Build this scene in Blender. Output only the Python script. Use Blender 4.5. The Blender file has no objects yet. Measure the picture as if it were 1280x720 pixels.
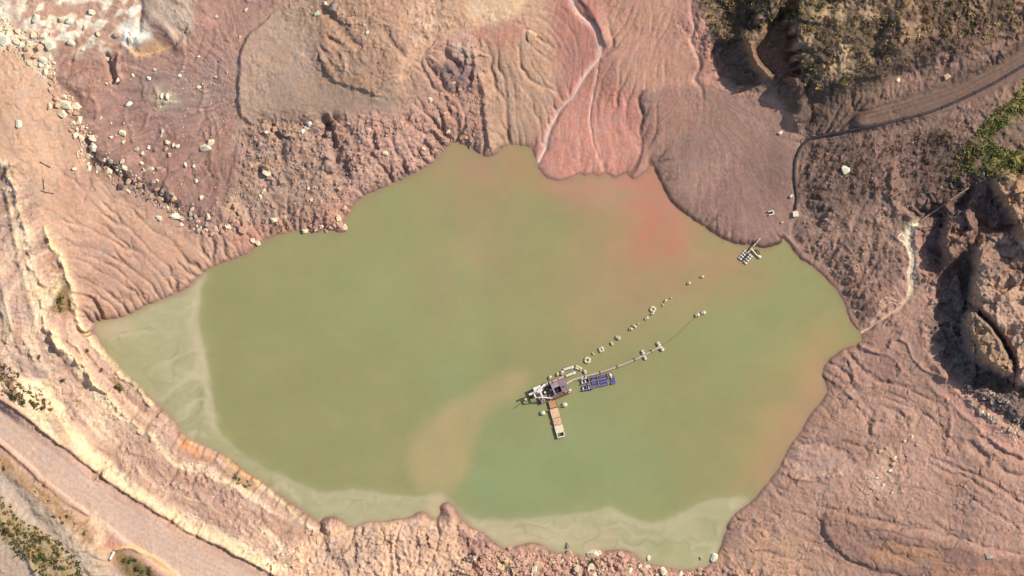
import bpy, bmesh, math, random
import numpy as np
from mathutils import Vector, Matrix

# ------------------------------------------------------------------ camera, sky, sun, exposure
S = 0.3                      # metres per plan unit (plan unit = one survey cell)
scene = bpy.context.scene
COL = scene.collection
CAM_H = 4000.0
cam_d = bpy.data.cameras.new('camera')
cam = bpy.data.objects.new('camera', cam_d)
COL.objects.link(cam)
cam.location = (0, 0, CAM_H)
cam.rotation_euler = (0, 0, 0)
cam_d.sensor_width = 36.0
cam_d.lens = 36.0 * CAM_H / (1280 * S)
cam_d.clip_start = 10.0
cam_d.clip_end = 20000.0
scene.camera = cam

SUN_EL, SUN_AZ = 41.0, 28.0          # azimuth counted from +x towards +y
world = bpy.data.worlds.new('World'); scene.world = world; world.use_nodes = True
wn = world.node_tree.nodes; wl = world.node_tree.links
sky = wn.new('ShaderNodeTexSky'); sky.sky_type = 'NISHITA'; sky.sun_disc = False
sky.sun_elevation = math.radians(SUN_EL); sky.sun_rotation = math.radians(90 - SUN_AZ)
bg = wn['Background']; bg.inputs[1].default_value = 0.15
wl.new(sky.outputs[0], bg.inputs[0])

sun_d = bpy.data.lights.new('sun', 'SUN'); sun_d.energy = 4.45; sun_d.angle = math.radians(0.5)
sun_d.color = (1.0, 0.94, 0.85)
sun = bpy.data.objects.new('sun', sun_d); COL.objects.link(sun)
e, a = math.radians(SUN_EL), math.radians(SUN_AZ)
sdir = Vector((math.cos(e) * math.cos(a), math.cos(e) * math.sin(a), math.sin(e)))
sun.rotation_euler = sdir.to_track_quat('Z', 'Y').to_euler()
sun.location = sdir * 600

vs = scene.view_settings
vs.view_transform = 'Standard'; vs.look = 'None'; vs.gamma = 1.0; vs.use_curve_mapping = False
vs.exposure = 0.30
ALB = 0.70                   # surface albedo = display colour (linear) * ALB

rng = np.random.default_rng(7)
random.seed(7)
f32 = np.float32

def lin(c):
    c = np.array(c, dtype=np.float64) / 255.0
    return np.where(c <= 0.04045, c / 12.92, ((c + 0.055) / 1.055) ** 2.4)
def alb(c, k=1.0):
    return (lin(c) * ALB * k).astype(f32)

# ------------------------------------------------------------------ survey grid
def outer(n, r=1.16):
    st = r ** np.arange(1, n + 1)
    return np.cumsum(st)
o = outer(42)
NX0, NX1, NY0, NY1 = -16, 1296, -16, 736
xs = np.concatenate([(NX0 - o)[::-1], np.arange(NX0, NX1 + 1), NX1 + o]).astype(f32)
ys = np.concatenate([(NY0 - o)[::-1], np.arange(NY0, NY1 + 1), NY1 + o]).astype(f32)
IX, IY = 42, 42
WX, WY = len(xs), len(ys)
X, Y = np.meshgrid(xs, ys)
full = (slice(0, WY), slice(0, WX))

# ---- noise
_p = np.random.default_rng(11).permutation(256).astype(np.int32)
PERM = np.concatenate([_p, _p])
_ga = np.linspace(0, 2 * np.pi, 64, endpoint=False)
GX, GY = np.cos(_ga).astype(f32), np.sin(_ga).astype(f32)
def perlin(x, y, seed=0):
    x = x + f32(seed * 17.37 + 900); y = y + f32(seed * 9.71 + 900)
    xf = np.floor(x); yf = np.floor(y)
    xi = xf.astype(np.int32) & 255; yi = yf.astype(np.int32) & 255
    u = x - xf; v = y - yf
    fu = u * u * u * (u * (u * 6 - 15) + 10); fv = v * v * v * (v * (v * 6 - 15) + 10)
    x1 = (xi + 1) & 255; y1 = (yi + 1) & 255
    def g(ax, ay, du, dv):
        h = PERM[PERM[ax] + ay] & 63
        return GX[h] * du + GY[h] * dv
    n00 = g(xi, yi, u, v); n10 = g(x1, yi, u - 1, v)
    n01 = g(xi, y1, u, v - 1); n11 = g(x1, y1, u - 1, v - 1)
    a_ = n00 + fu * (n10 - n00); b_ = n01 + fu * (n11 - n01)
    return ((a_ + fv * (b_ - a_)) * 1.5).astype(f32)
def fbm(x, y, wl_, octv=4, seed=0, gain=0.5, lac=2.03):
    s = np.zeros(np.broadcast(x, y).shape, f32); am = 1.0; fr = 1.0 / wl_; t = 0
    for i in range(octv):
        s += f32(am) * perlin(x * f32(fr), y * f32(fr), seed + i * 3); t += am
        am *= gain; fr *= lac
    return s / f32(t)
def ridged(x, y, wl_, octv=4, seed=0, gain=0.55):
    s = np.zeros(np.broadcast(x, y).shape, f32); am = 1.0; fr = 1.0 / wl_; t = 0
    for i in range(octv):
        n = 1 - np.abs(perlin(x * f32(fr), y * f32(fr), seed + i * 5)) * 1.6
        s += f32(am) * n; t += am
        am *= gain; fr *= 2.07
    return s / f32(t)
def sstep(x):
    x = np.clip(x, 0, 1); return x * x * (3 - 2 * x)

# domain warp, so that no drawn edge stays smooth
W1x = fbm(X, Y, 34, 3, 21); W1y = fbm(X, Y, 34, 3, 41)
W2x = fbm(X, Y, 9, 2, 61); W2y = fbm(X, Y, 9, 2, 71)
def warped(sl, k):
    return (X[sl] + f32(k) * (W1x[sl] * 7 + W2x[sl] * 3), Y[sl] + f32(k) * (W1y[sl] * 7 + W2y[sl] * 3))

def crom(pts, closed, n=6):
    P = np.array(pts, dtype=np.float64)
    if closed: Q = np.vstack([P[-1], P, P[0], P[1]])
    else: Q = np.vstack([2 * P[0] - P[1], P, 2 * P[-1] - P[-2]])
    out = []
    for i in range(1, len(Q) - 2):
        p0, p1, p2, p3 = Q[i - 1], Q[i], Q[i + 1], Q[i + 2]
        for t in np.arange(n) / n:
            out.append(0.5 * ((2 * p1) + (p2 - p0) * t + (2 * p0 - 5 * p1 + 4 * p2 - p3) * t * t + (3 * p1 - p0 - 3 * p2 + p3) * t ** 3))
    if not closed: out.append(P[-1])
    return np.array(out)

def window(P, pad):
    x0, y0 = P.min(0) - pad; x1, y1 = P.max(0) + pad
    a0, a1 = np.searchsorted(xs, [x0, x1]); b0, b1 = np.searchsorted(ys, [y0, y1])
    return (slice(b0, b1), slice(a0, a1))

def seg_dist(x, y, P, closed, want_t=False):
    best = np.full(x.shape, 1e9, f32); T = np.zeros(x.shape, f32) if want_t else None
    n = len(P)
    for i in range(n if closed else n - 1):
        ax, ay = P[i]; bx, by = P[(i + 1) % n]
        dx, dy = bx - ax, by - ay; L2 = dx * dx + dy * dy + 1e-9
        t = np.clip(((x - f32(ax)) * f32(dx) + (y - f32(ay)) * f32(dy)) / f32(L2), 0, 1)
        ex = x - f32(ax) - t * f32(dx); ey = y - f32(ay) - t * f32(dy)
        d = ex * ex + ey * ey
        if want_t:
            m = d < best; T[m] = (i + t[m]) / max(1, (n - 1))
        np.minimum(best, d, out=best)
    return (np.sqrt(best), T) if want_t else np.sqrt(best)

def inside(x, y, P):
    c = np.zeros(x.shape, bool); n = len(P)
    for i in range(n):
        ax, ay = P[i]; bx, by = P[(i + 1) % n]
        if ay == by: continue
        cond = ((y < ay) != (y < by))
        xi = f32(ax) + (y - f32(ay)) * f32((bx - ax) / (by - ay))
        c ^= cond & (x < xi)
    return c

def region(pts, feather=6.0, warp=1.0, smooth=True):
    """soft mask of a closed outline: (window, mask); 1 inside, 0 outside"""
    P = crom(pts, True, 3) if smooth else np.array(pts, float)
    sl = window(P, feather + 14 * warp + 2)
    x, y = warped(sl, warp) if warp else (X[sl], Y[sl])
    d = seg_dist(x, y, P, True); d = np.where(inside(x, y, P), d, -d)
    return sl, sstep(d / f32(feather) * f32(0.5) + f32(0.5))

def stroke(pts, w=3.0, warp=0.4, smooth=True):
    """gaussian brush along a polyline: (window, mask)"""
    P = crom(pts, False, 4) if smooth else np.array(pts, float)
    sl = window(P, w * 3 + 12 * warp + 2)
    x, y = warped(sl, warp) if warp else (X[sl], Y[sl])
    d = seg_dist(x, y, P, False)
    return sl, np.exp(-(d / f32(w)) ** 2)

# ------------------------------------------------------------------ shoreline
SHORE = [(320,309),(308,318),(294,324),(280,329),(262,336),(246,348),(236,360),(218,368),(200,376),(182,384),(165,392),(148,397),(128,401),(117,404),
 (122,421),(133,440),(150,461),(166,478),(182,492),(194,503),(208,516),(221,531),(232,546),(246,553),(262,560),(277,568),(291,578),(306,588),(320,598),(333,608),(347,618),
 (360,626),(374,634),(386,643),(398,652),(406,648),(418,646),(428,652),(434,658),(446,657),(456,653),(470,652),(484,651),(494,648),(502,648),
 (514,646),(520,641),(530,640),(536,645),(545,648),(551,640),(553,630),(561,628),(570,638),(578,650),(590,659),(604,666),(616,676),(626,684),(638,686),
 (648,682),(660,678),(672,679),(684,687),(698,691),(714,692),(730,696),(746,692),(760,688),(776,688),(790,691),(798,699),(806,704),(820,707),
 (836,711),(856,712),(874,711),(884,707),(892,699),(899,688),(903,676),(907,662),(911,652),(919,641),(931,633),(944,622),(956,607),
 (964,597),(974,582),(982,568),(990,554),(999,541),(1008,526),(1018,511),(1028,499),(1034,488),(1031,474),(1029,463),(1035,450),(1046,441),(1060,434),(1076,429),
 (1075,420),(1069,410),(1062,398),(1057,384),(1050,370),(1042,358),(1030,346),(1016,334),(1002,325),(992,314),(984,302),(979,296),
 (975,303),(966,307),(954,309),(942,308),(930,307),(916,302),(902,296),(888,288),(876,280),(866,271),(854,265),(845,256),(837,248),(831,237),(826,226),(820,214),(815,204),
 (808,213),(800,220),(791,224),(784,216),(775,220),(766,222),(757,216),(749,221),(740,218),(731,220),(724,217),(715,222),(704,226),(690,226),(680,221),
 (673,211),(669,200),(667,190),(660,184),(648,182),(636,181),(626,185),(616,194),(606,196),(596,190),(586,185),(574,180),(562,180),
 (552,191),(541,204),(528,211),(514,219),(500,226),(486,231),(470,239),(456,246),(444,256),(437,267),(430,275),(433,287),(424,291),(410,288),
 (398,291),(386,290),(372,288),(356,291),(342,295),(330,302)]
SP = crom(SHORE, True, 2)
wxs, wys = warped(full, 0.28)
# far away a plain distance is good enough; inside the frame it is exact
sl_in = (slice(IY - 20, WY - IY + 20), slice(IX - 20, WX - IX + 20))
D = np.maximum(np.hypot((X - 620) * 0.75, Y - 430) - 300, 20).astype(f32)
d_ = seg_dist(wxs[sl_in], wys[sl_in], SP, True)
D[sl_in] = np.where(inside(wxs[sl_in], wys[sl_in], SP), -d_, d_)

# ------------------------------------------------------------------ landform
CP = np.array([
 (0,0,70),(0,120,76),(60,60,64),(0,210,82),(40,250,68),(0,330,86),(40,330,64),(90,320,36),(150,320,24),(120,280,42),(200,330,12),(0,420,80),(60,420,52),(0,500,76),(100,480,40),
 (60,560,62),(160,560,34),(150,640,60),(250,640,38),(300,700,50),(230,580,20),(340,680,36),(0,700,100),(60,700,90),(30,620,80),(200,720,62),(150,500,12),(280,620,26),
 (100,100,60),(150,150,50),(200,100,58),(200,200,38),(250,150,48),(200,20,70),(300,60,54),(280,250,20),(250,280,12),(300,200,34),(120,30,66),(160,270,30),(100,200,56),
 (350,70,56),(400,100,56),(450,130,52),(400,30,60),(470,60,60),(350,150,46),(400,180,34),(400,230,20),(450,180,28),(500,100,48),(500,170,24),(550,100,42),(560,150,22),(520,30,58),(340,240,18),(320,280,8),
 (620,50,44),(640,110,28),(620,150,18),(640,20,48),(590,150,14),
 (700,0,34),(700,60,24),(700,120,14),(720,180,5),(780,190,5),(740,100,18),(680,190,4),(740,210,2.5),
 (820,0,44),(820,60,32),(820,110,18),(860,60,34),(780,60,30),(870,10,48),
 (900,150,14),(860,180,10),(920,220,8),(950,270,6),(980,200,11),(940,120,18),(840,220,6),(900,270,5),(970,290,4),
 (900,20,58),(920,80,30),(955,70,40),(1000,30,72),(1060,60,78),(1050,120,52),(1100,30,90),(1180,30,92),(1270,20,96),(1150,110,60),(1270,80,70),(1100,160,48),(1020,170,28),(1200,160,64),(1270,150,78),
 (1030,220,26),(1050,280,22),(1060,340,12),(1100,230,36),(1100,300,26),(1110,360,14),(1150,200,48),(1150,260,40),(1130,300,28),(1180,300,32),(1260,260,52),(1250,340,50),(1190,420,17),(1230,430,28),(1270,420,44),(1270,490,34),(1010,300,10),
 (1100,430,8),(1060,460,5),(1100,500,10),(1180,480,14),(1060,560,10),(1150,560,18),(1250,560,28),(1000,600,8),(960,680,10),(1050,650,14),(1150,640,22),(1270,640,32),(1100,710,20),(1270,710,30),(900,710,8),
 (800,720,10),(700,710,10),(600,710,16),(500,700,18),(450,690,18),(400,680,22),(420,720,34),(540,680,10),
 (640,-150,60),(200,-150,85),(1100,-150,110),(-150,350,95),(1420,300,90),(640,850,45),(1200,850,50),(100,850,110)], dtype=f32)
num = np.zeros_like(X); den = np.zeros_like(X)
for (cx, cy, ch) in CP:
    r2 = (X - cx) ** 2 + (Y - cy) ** 2
    w = np.exp(-r2 / f32(2 * 34 * 34)) + f32(1e-3) / (1 + r2 / f32(3000)) ** 2
    num += w * ch; den += w
BASE = num / den
up = 1 - np.exp(-np.maximum(D, 0) / f32(26))
H = BASE * up
H = np.where(D < 0, np.maximum(D * f32(0.22), -14), H + np.minimum(D, 3) * f32(0.25)).astype(f32)

def raise_(pts, dh, feather=8, warp=1.0):
    sl, m = region(pts, feather, warp); H[sl] += f32(dh) * m
def level_(pts, h, feather=8, warp=1.0, k=1.0):
    sl, m = region(pts, feather, warp); m = m * f32(k); H[sl] = H[sl] * (1 - m) + f32(h) * m
def line_(pts, dh, w=3, warp=0.4, rag=0.0):
    sl, m = stroke(pts, w, warp)
    if rag: m = m * np.clip(1 - rag + rag * 2.6 * (fbm(X[sl], Y[sl], 13, 3, 91) + .4), 0, 1.6)
    H[sl] += f32(dh) * m
def step_(pts, dh, reach=14, edge=2.5, warp=0.5, left=True):
    """a scarp along a line: full height at the line on one side, fading away over reach"""
    P = crom(pts, False, 4); sl = window(P, reach * 1.6 + 8)
    x, y = warped(sl, warp)
    best = np.full(x.shape, 1e9, f32); sd = np.zeros(x.shape, f32)
    for i in range(len(P) - 1):
        ax, ay = P[i]; bx, by = P[i + 1]; dx, dy = bx - ax, by - ay; L = math.hypot(dx, dy) + 1e-9
        t = np.clip(((x - ax) * dx + (y - ay) * dy) / (L * L), 0, 1)
        ex = x - ax - t * dx; ey = y - ay - t * dy; d = np.hypot(ex, ey)
        m = d < best; best[m] = d[m]; sd[m] = (((x - ax) * dy - (y - ay) * dx) / L)[m]
    if not left: sd = -sd
    dd = np.where(sd > 0, best, -best)
    prof = sstep(dd / f32(edge) * f32(.5) + f32(.5)) * np.clip(1 - dd / f32(reach), 0, 1) ** 2
    H[sl] += f32(dh) * prof.astype(f32)

# -- left bank: terraces and ledges running parallel to the shore
L1 = [(-10,200),(12,208),(22,226),(27,252),(31,280),(40,304),(47,332),(54,366),(60,396),(70,418),(92,448),(114,474),(140,504),(160,520)]
L2 = [(58,288),(66,304),(77,320),(86,344),(92,370),(96,394),(106,412),(121,432),(141,453),(166,479),(191,503)]
L3 = [(60,410),(78,432),(100,456),(122,484),(146,512),(168,530),(190,545)]
step_(L1, 6, 26, 5, 1.3, False); step_(L2, 3.5, 22, 4, 1.2, False); line_(L1, 3.6, 4.5, 1.5, .8); line_(L2, 4, 3.6, 1.0, .7); line_(L3, 4, 4.5, 1.6, .9)
line_([(10,240),(18,280),(30,330),(40,380),(52,420)], 3, 4); line_([(0,330),(10,380),(24,420),(34,460)], 3, 4)
line_([(66,300),(72,330),(78,362),(84,392)], -1.6, 6, 1.4, .6); line_([(36,310),(48,350),(56,390)], -3, 4)
line_([(86,420),(108,452),(134,486),(160,512)], 2.5, 3, 1.6, 1.0); line_([(20,400),(44,440),(74,480),(110,520)], 2.2, 3.5, 1.8, 1.0); line_([(120,520),(160,556),(210,596),(270,640)], 2.4, 4, 1.8, 1.0); line_([(180,540),(220,574),(280,616),(330,650)], -2.4, 4, 1.8, 1.0)
line_([(0,395),(8,430),(22,460),(40,478)], -3, 4); line_([(30,440),(44,470),(60,490)], -3, 5)
line_([(104,440),(130,470),(158,496),(176,512)], -4, 4)
line_([(200,520),(216,536),(232,552)], 2.5, 3)
line_([(318,599),(344,620),(368,640),(392,664)], 4, 3); line_([(262,562),(290,580),(318,602)], 2.5, 3)
line_([(300,620),(330,640),(356,662)], -3, 6)
# -- haul road: a graded bench with berms
ROAD = [(-60,452),(-20,492),(0,506),(30,528),(62,550),(100,580),(132,604),(166,628),(202,651),(242,673),(282,693),(322,713),(346,727),(400,760),(330,790),(250,745),(226,722),(196,706),(172,688),(148,668),(120,645),(92,628),(60,602),(28,572),(0,549),(-40,520)]
sl, m = region(ROAD, 5, 0.3)
plane = f32(66) + (X[sl] * f32(-0.05) + (Y[sl] - 560) * f32(-0.035))
H[sl] = H[sl] * (1 - m) + plane * m
BERM = [(-30,478),(0,498),(18,508),(34,521),(62,543),(98,571),(131,596),(166,620),(202,643),(242,666),(282,686),(322,706),(352,724)]
step_(BERM, 4.5, 16, 2.0, 0.35); line_(BERM, 2.5, 2.2, 0.3)
line_([(0,551),(28,574),(60,604),(92,629),(116,642)], 3.0, 2.2, 0.3); line_([(0,556),(28,580),(58,608),(88,632),(112,646)], -3, 2.5, 0.3)
line_([(128,648),(150,668),(176,690),(200,708),(232,726)], 2, 2.5)
line_([(112,634),(118,643)], -9, 3.2, 0)
line_([(146,686),(166,684),(200,700),(222,716)], 3, 2.5, .3); line_([(150,692),(170,692),(198,706),(216,720)], -3, 3, .3)
for q in range(5):
    off = 8 + q * 9
    line_([(0 - off*.2, 506 + off*.9),(62 - off*.4, 550 + off*.85),(132 - off*.45, 604 + off*.8),(202 - off*.45, 651 + off*.7),(300 - off*.5, 702 + off*.6)], -0.18, 1.6, 0.3, .6)
# lower left spoil slope: ribs and a green gully
line_([(0,600),(30,630),(60,660),(90,690),(110,720)], -7, 9); line_([(0,566),(40,604),(80,640),(112,672)], -4, 6)
line_([(0,640),(30,680),(52,720)], 4, 4); line_([(20,590),(60,625),(100,668),(130,700)], 4, 6)
# -- disturbed mauve ground, boulder ditch
line_([(75,70),(72,100),(98,130),(104,150),(112,176),(112,200),(140,212),(165,230),(196,244),(232,268),(262,284)], -3.5, 8, 1.2)
line_([(108,176),(112,200),(140,212),(165,230)], -4, 4, 1.2)
line_([(135,70),(140,85),(146,104)], -6, 3, .3); line_([(150,72),(148,90),(152,100)], 3, 3)
step_([(165,62),(178,70),(200,66),(222,58),(232,44)], -7, 16, 3)
line_([(190,20),(210,40),(226,60)], 4, 7); line_([(176,0),(178,20),(176,40)], -4, 3)
for q in range(26):
    x0 = 90 + 190 * rng.random(); y0 = 40 + 190 * rng.random(); an = 1.0 + 0.9 * rng.random(); L = 14 + 30 * rng.random()
    line_([(x0, y0), (x0 + L * .5 * math.cos(an), y0 + L * .5 * math.sin(an)), (x0 + L * math.cos(an + .2), y0 + L * math.sin(an + .2))], rng.choice([-1.6, 1.6, 1.2]), 2.4, .5)
# -- tan plateau with an inner mound
PLAT = [(320,34),(304,60),(301,84),(300,120),(302,142),(312,149),(336,150),(366,141),(398,146),(440,150),(472,144),(498,124),(520,96),(500,60),(470,20),(400,-10),(350,10)]
step_([(330,30),(312,46),(303,64),(300,100),(300,140),(310,150)], 4.5, 40, 2.5, .5)
MOUND = [(396,30),(400,60),(408,86),(420,100),(440,112),(464,118),(486,112),(500,96),(512,60),(500,20),(460,-10),(410,-10)]
raise_(MOUND, 5, 24, 1.4)
step_([(404,78),(410,92),(424,104),(444,113),(466,118)], 5, 20, 3, .8)
line_([(410,20),(424,34),(436,50),(448,60)], -5, 4); line_([(414,50),(426,58)], -5, 3)
line_([(404,15),(409,18)], -7, 4, .2)
for q in range(5): line_([(404 + q*8, 60 + q*3),(416 + q*6, 84 + q*2),(440 + q*4, 96 + q),(480 - q*3, 92 - q)], 1.3 if q % 2 else -1.3, 2, .8, .5)
line_([(480,40),(492,56),(504,70)], -4, 4)
# rocky slope under the plateau
step_([(320,158),(344,156),(366,158),(384,170),(398,176),(412,160)], -7, 24, 4, .8)
line_([(405,150),(414,166),(420,184),(424,206),(432,226)], -9, 6, .8); line_([(418,150),(410,158),(404,172)], -4, 4)
line_([(340,160),(350,170)], -6, 5); line_([(352,184),(352,206)], -4, 4); line_([(322,214),(332,226)], -5, 4)
# outcrop with the dark hole, and the washed track beside it
raise_([(548,62),(566,56),(592,62),(604,76),(596,96),(580,108),(560,112),(546,100),(540,80)], 4, 12, 1.2)
line_([(558,70),(568,78),(576,88)], -12, 4, .8); line_([(588,86),(588,100)], -5, 3, .8, .8); line_([(548,98),(556,106)], -5, 3, .8, .8)
step_([(590,66),(592,84),(590,104)], 5, 12, 2.5)
for off in (0, 7, 14):
    line_([(530 + off, 0),(536 + off, 26),(528 + off, 52),(512 + off, 74),(504 + off*.7, 96),(510 + off*.6, 120)], -1.2, 2.2, .6)
# pink wash and its channels
STREAM = [(711,-14),(714,0),(722,16),(733,27),(743,36),(749,50),(751,62),(748,74),(738,86),(730,97),(724,107),(716,121),(703,133),(695,146),(688,160),(684,172),(682,184),(676,196),(672,203)]
line_(STREAM, -3.0, 3.2, 0)
step_([(722,-4),(736,16),(746,34),(752,48)], 5, 18, 4, .6)
S2 = [(748,76),(746,92),(743,110),(739,128),(737,146),(739,166),(743,184),(752,204)]
line_(S2, -1.8, 1.7, .2)
S3 = [(802,116),(798,124),(800,134),(804,146),(800,162),(803,178),(801,194),(796,206),(790,216)]
line_(S3, -3.6, 2.2, .2)
line_([(862,-4),(864,20),(867,36),(862,50),(869,66),(874,82),(868,98),(876,110)], -2.4, 2.6, .3)
line_([(590,130),(600,112),(604,150),(608,176)], -2.5, 3); step_([(598,100),(602,124),(604,150),(612,180)], 5, 22, 3)
line_([(648,60),(652,84),(668,104),(700,118)], -2.2, 2, .4)
# grey delta fan: low cone with a scarped wet edge
raise_([(804,120),(830,112),(868,108),(900,112),(940,124),(968,140),(984,170),(990,220),(984,270),(978,294),(966,302),(950,304),(930,302),(902,291),(876,274),(852,258),(838,242),(826,220),(818,200),(806,160)], 2.0, 14, .6)
# -- upper right scrub hills and their shadowed pits
level_([(893,58),(905,52),(922,52),(932,62),(938,80),(952,94),(940,104),(915,102),(900,94),(893,76)], 14, 6, .5)
level_([(944,58),(958,40),(974,30),(984,44),(986,70),(982,86),(962,88),(950,78)], 20, 6, .5)
raise_([(926,44),(944,40),(964,35),(952,52),(943,66),(948,78),(964,95),(952,96),(938,82),(933,62)], 34, 5, .5)
raise_([(922,54),(932,62),(938,82),(950,98),(938,96),(928,80)], 12, 8, .9)
raise_([(996,0),(988,20),(982,40),(978,62),(990,84),(984,98),(1000,112),(1030,118),(1070,108),(1100,92),(1130,70),(1140,30),(1120,-20),(1020,-20)], 20, 14, 1.0)
raise_([(950,-20),(940,10),(944,34),(962,30),(978,10),(984,-10)], 24, 9, .8)
level_([(886,6),(905,0),(930,2),(940,16),(936,34),(914,40),(894,32)], 40, 8, .7)
line_([(990,-6),(976,16),(958,38)], -16, 4, .4)
raise_([(988,100),(1000,108),(1010,128),(1004,150),(994,160),(984,146),(986,122)], 12, 6, .8)
line_([(976,98),(980,116),(988,136)], -10, 5, .6)
raise_([(1100,60),(1112,20),(1124,-10),(1150,-10),(1140,30),(1124,70)], 8, 9, 1); line_([(1100,10),(1096,40),(1088,70)], -5, 7)
# terraces beside the upper right track
T1 = [(1060,138),(1100,122),(1130,90),(1164,78),(1200,66),(1230,54),(1258,44),(1300,34)]
step_([(1096,94),(1136,82),(1170,66),(1204,46),(1240,26),(1300,14)], 12, 40, 6, 1.0)
step_([(1130,90),(1164,80),(1200,68),(1240,52),(1300,36)], 7, 18, 4, .8)
TRACK = [(1070,148),(1110,138),(1160,122),(1200,104),(1240,82),(1300,48),(1300,92),(1250,112),(1200,132),(1150,146),(1100,158),(1072,160)]
sl, m = region(TRACK, 6, .3); tp = f32(56) + (X[sl] - 1100) * f32(0.075); H[sl] = H[sl] * (1 - m) + tp * m
for off in (0, 6, 11, 17): line_([(1084,152 - off),(1130,140 - off),(1180,124 - off),(1230,100 - off),(1300,62 - off)], -1.2, 1.8, .15)
line_([(1030,176),(1060,168),(1100,159),(1150,147),(1200,131)], 1.5, 2.5, .2)
# -- right: cascade slope, ribs, pit and hills
CASC = [(1150,276),(1141,284),(1132,293),(1130,300),(1138,310),(1141,326),(1139,342),(1140,358),(1137,370),(1126,382),(1112,392),(1098,402),(1086,410),(1076,416)]
line_(CASC, -3, 4, .3)
level_([(1152,270),(1166,262),(1180,270),(1176,300),(1178,330),(1168,346),(1152,340),(1149,310)], 20, 6, .4)
level_([(1176,350),(1190,330),(1206,318),(1216,330),(1212,360),(1210,392),(1216,430),(1234,456),(1262,472),(1256,490),(1220,486),(1186,474),(1172,462),(1160,436),(1164,400)], 13, 6, .35)
raise_([(1176,280),(1190,266),(1212,264),(1216,290),(1206,312),(1190,328),(1180,318)], 20, 7, .9)
raise_([(1220,300),(1216,336),(1214,366),(1220,386),(1232,404),(1250,424),(1266,452),(1280,482),(1420,480),(1420,250),(1260,290)], 24, 7, .5)
raise_([(1249,216),(1240,236),(1250,252),(1264,274),(1274,296),(1288,312),(1420,320),(1420,205),(1290,222)], 34, 7, .35)
raise_([(1202,404),(1211,387),(1226,397),(1241,413),(1254,434),(1263,457),(1256,470),(1238,463),(1220,452),(1209,436)], 34, 5, .35)
line_([(1224,392),(1238,408),(1250,424),(1260,446)], -22, 3.2, .4)
line_([(1215,382),(1206,392),(1203,402)], -10, 4, .4)
line_([(1210,240),(1196,258),(1178,280)], -12, 7, .6); line_([(1240,240),(1226,262),(1230,290)], -10, 8, .8)
line_([(1282,330),(1264,340)], -14, 8, .6)
line_([(1205,486),(1230,502),(1254,520),(1290,546)], -9, 6, .7); line_([(1160,446),(1190,484),(1220,506),(1262,540)], 3, 5, .4)
line_([(1210,555),(1222,565),(1230,572)], -6, 4, .5); line_([(1225,545),(1250,565),(1285,578)], -5, 3, .5); line_([(1245,580),(1262,592),(1290,596)], -5, 3, .5)
line_([(1060,236),(1058,250)], -5, 3); line_([(1086,230),(1084,250)], -5, 2.5); line_([(1116,210),(1112,240),(1120,262),(1140,272)], 4, 4)
line_([(1004,184),(1000,200),(999,230),(997,258),(1006,272),(1024,276)], -3.5, 4, .4); step_([(998,180),(996,215),(996,250),(1004,272)], -6, 30, 4, .3)
step_([(990,300),(1004,316),(1020,332),(1034,344),(1048,362),(1058,380),(1068,402)], -4, 22, 3, .4)
# -- lower right mudflow lobes
LB1 = [(1074,432),(1096,440),(1110,436),(1116,424),(1132,428),(1142,448),(1160,464),(1190,476)]
line_(LB1, 2.6, 2.0, .4)
LB2 = [(1058,440),(1072,456),(1090,474),(1104,479),(1126,482),(1150,494),(1176,506)]
line_(LB2, -3.2, 2.0, .5)
line_([(1074,436),(1090,438),(1112,446),(1126,464),(1112,476)], 2, 2.5, .5)
line_([(1040,452),(1056,448),(1066,462),(1060,478),(1048,470)], 2.4, 3, .7); line_([(1034,470),(1052,482),(1064,500),(1050,512)], 2, 3, .8)
line_([(1196,560),(1180,540),(1160,520),(1130,508),(1104,498)], -2.2, 2, .6); line_([(1160,480),(1190,506),(1226,540),(1262,566)], 2, 3, .6)
line_([(1060,500),(1080,520),(1086,545),(1074,560)], -2, 2.5, .8)
line_([(1006,560),(1030,556),(1056,566),(1066,582)], -2, 3, .8); line_([(985,592),(1010,600),(1040,596)], 2, 3, .8)
LOBE = [(1028,660),(1026,650),(1036,641),(1056,645),(1080,654),(1130,664),(1180,676),(1230,690),(1300,706),(1300,740),(1200,740),(1120,716),(1084,708),(1056,698),(1038,684)]
raise_(LOBE, 5, 5, .4); line_([(1026,652),(1028,668),(1040,685),(1062,702),(1080,708)], -2.5, 2, .3)
for q in range(4): line_([(1050 + q*14, 655 + q*4),(1070 + q*14, 676 + q*5),(1110 + q*16, 690 + q*6),(1180 + q*14, 700 + q*6)], -1.2, 2, .8)
line_([(1160,580),(1180,590),(1210,600),(1240,616)], -2.5, 2.5, .8)
line_([(962,640),(972,646)], -2.5, 2, .3); line_([(940,650),(930,664),(944,676)], -2, 2.2, .6); line_([(912,656),(930,648),(950,652)], 1.8, 2.5, .8)
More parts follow.
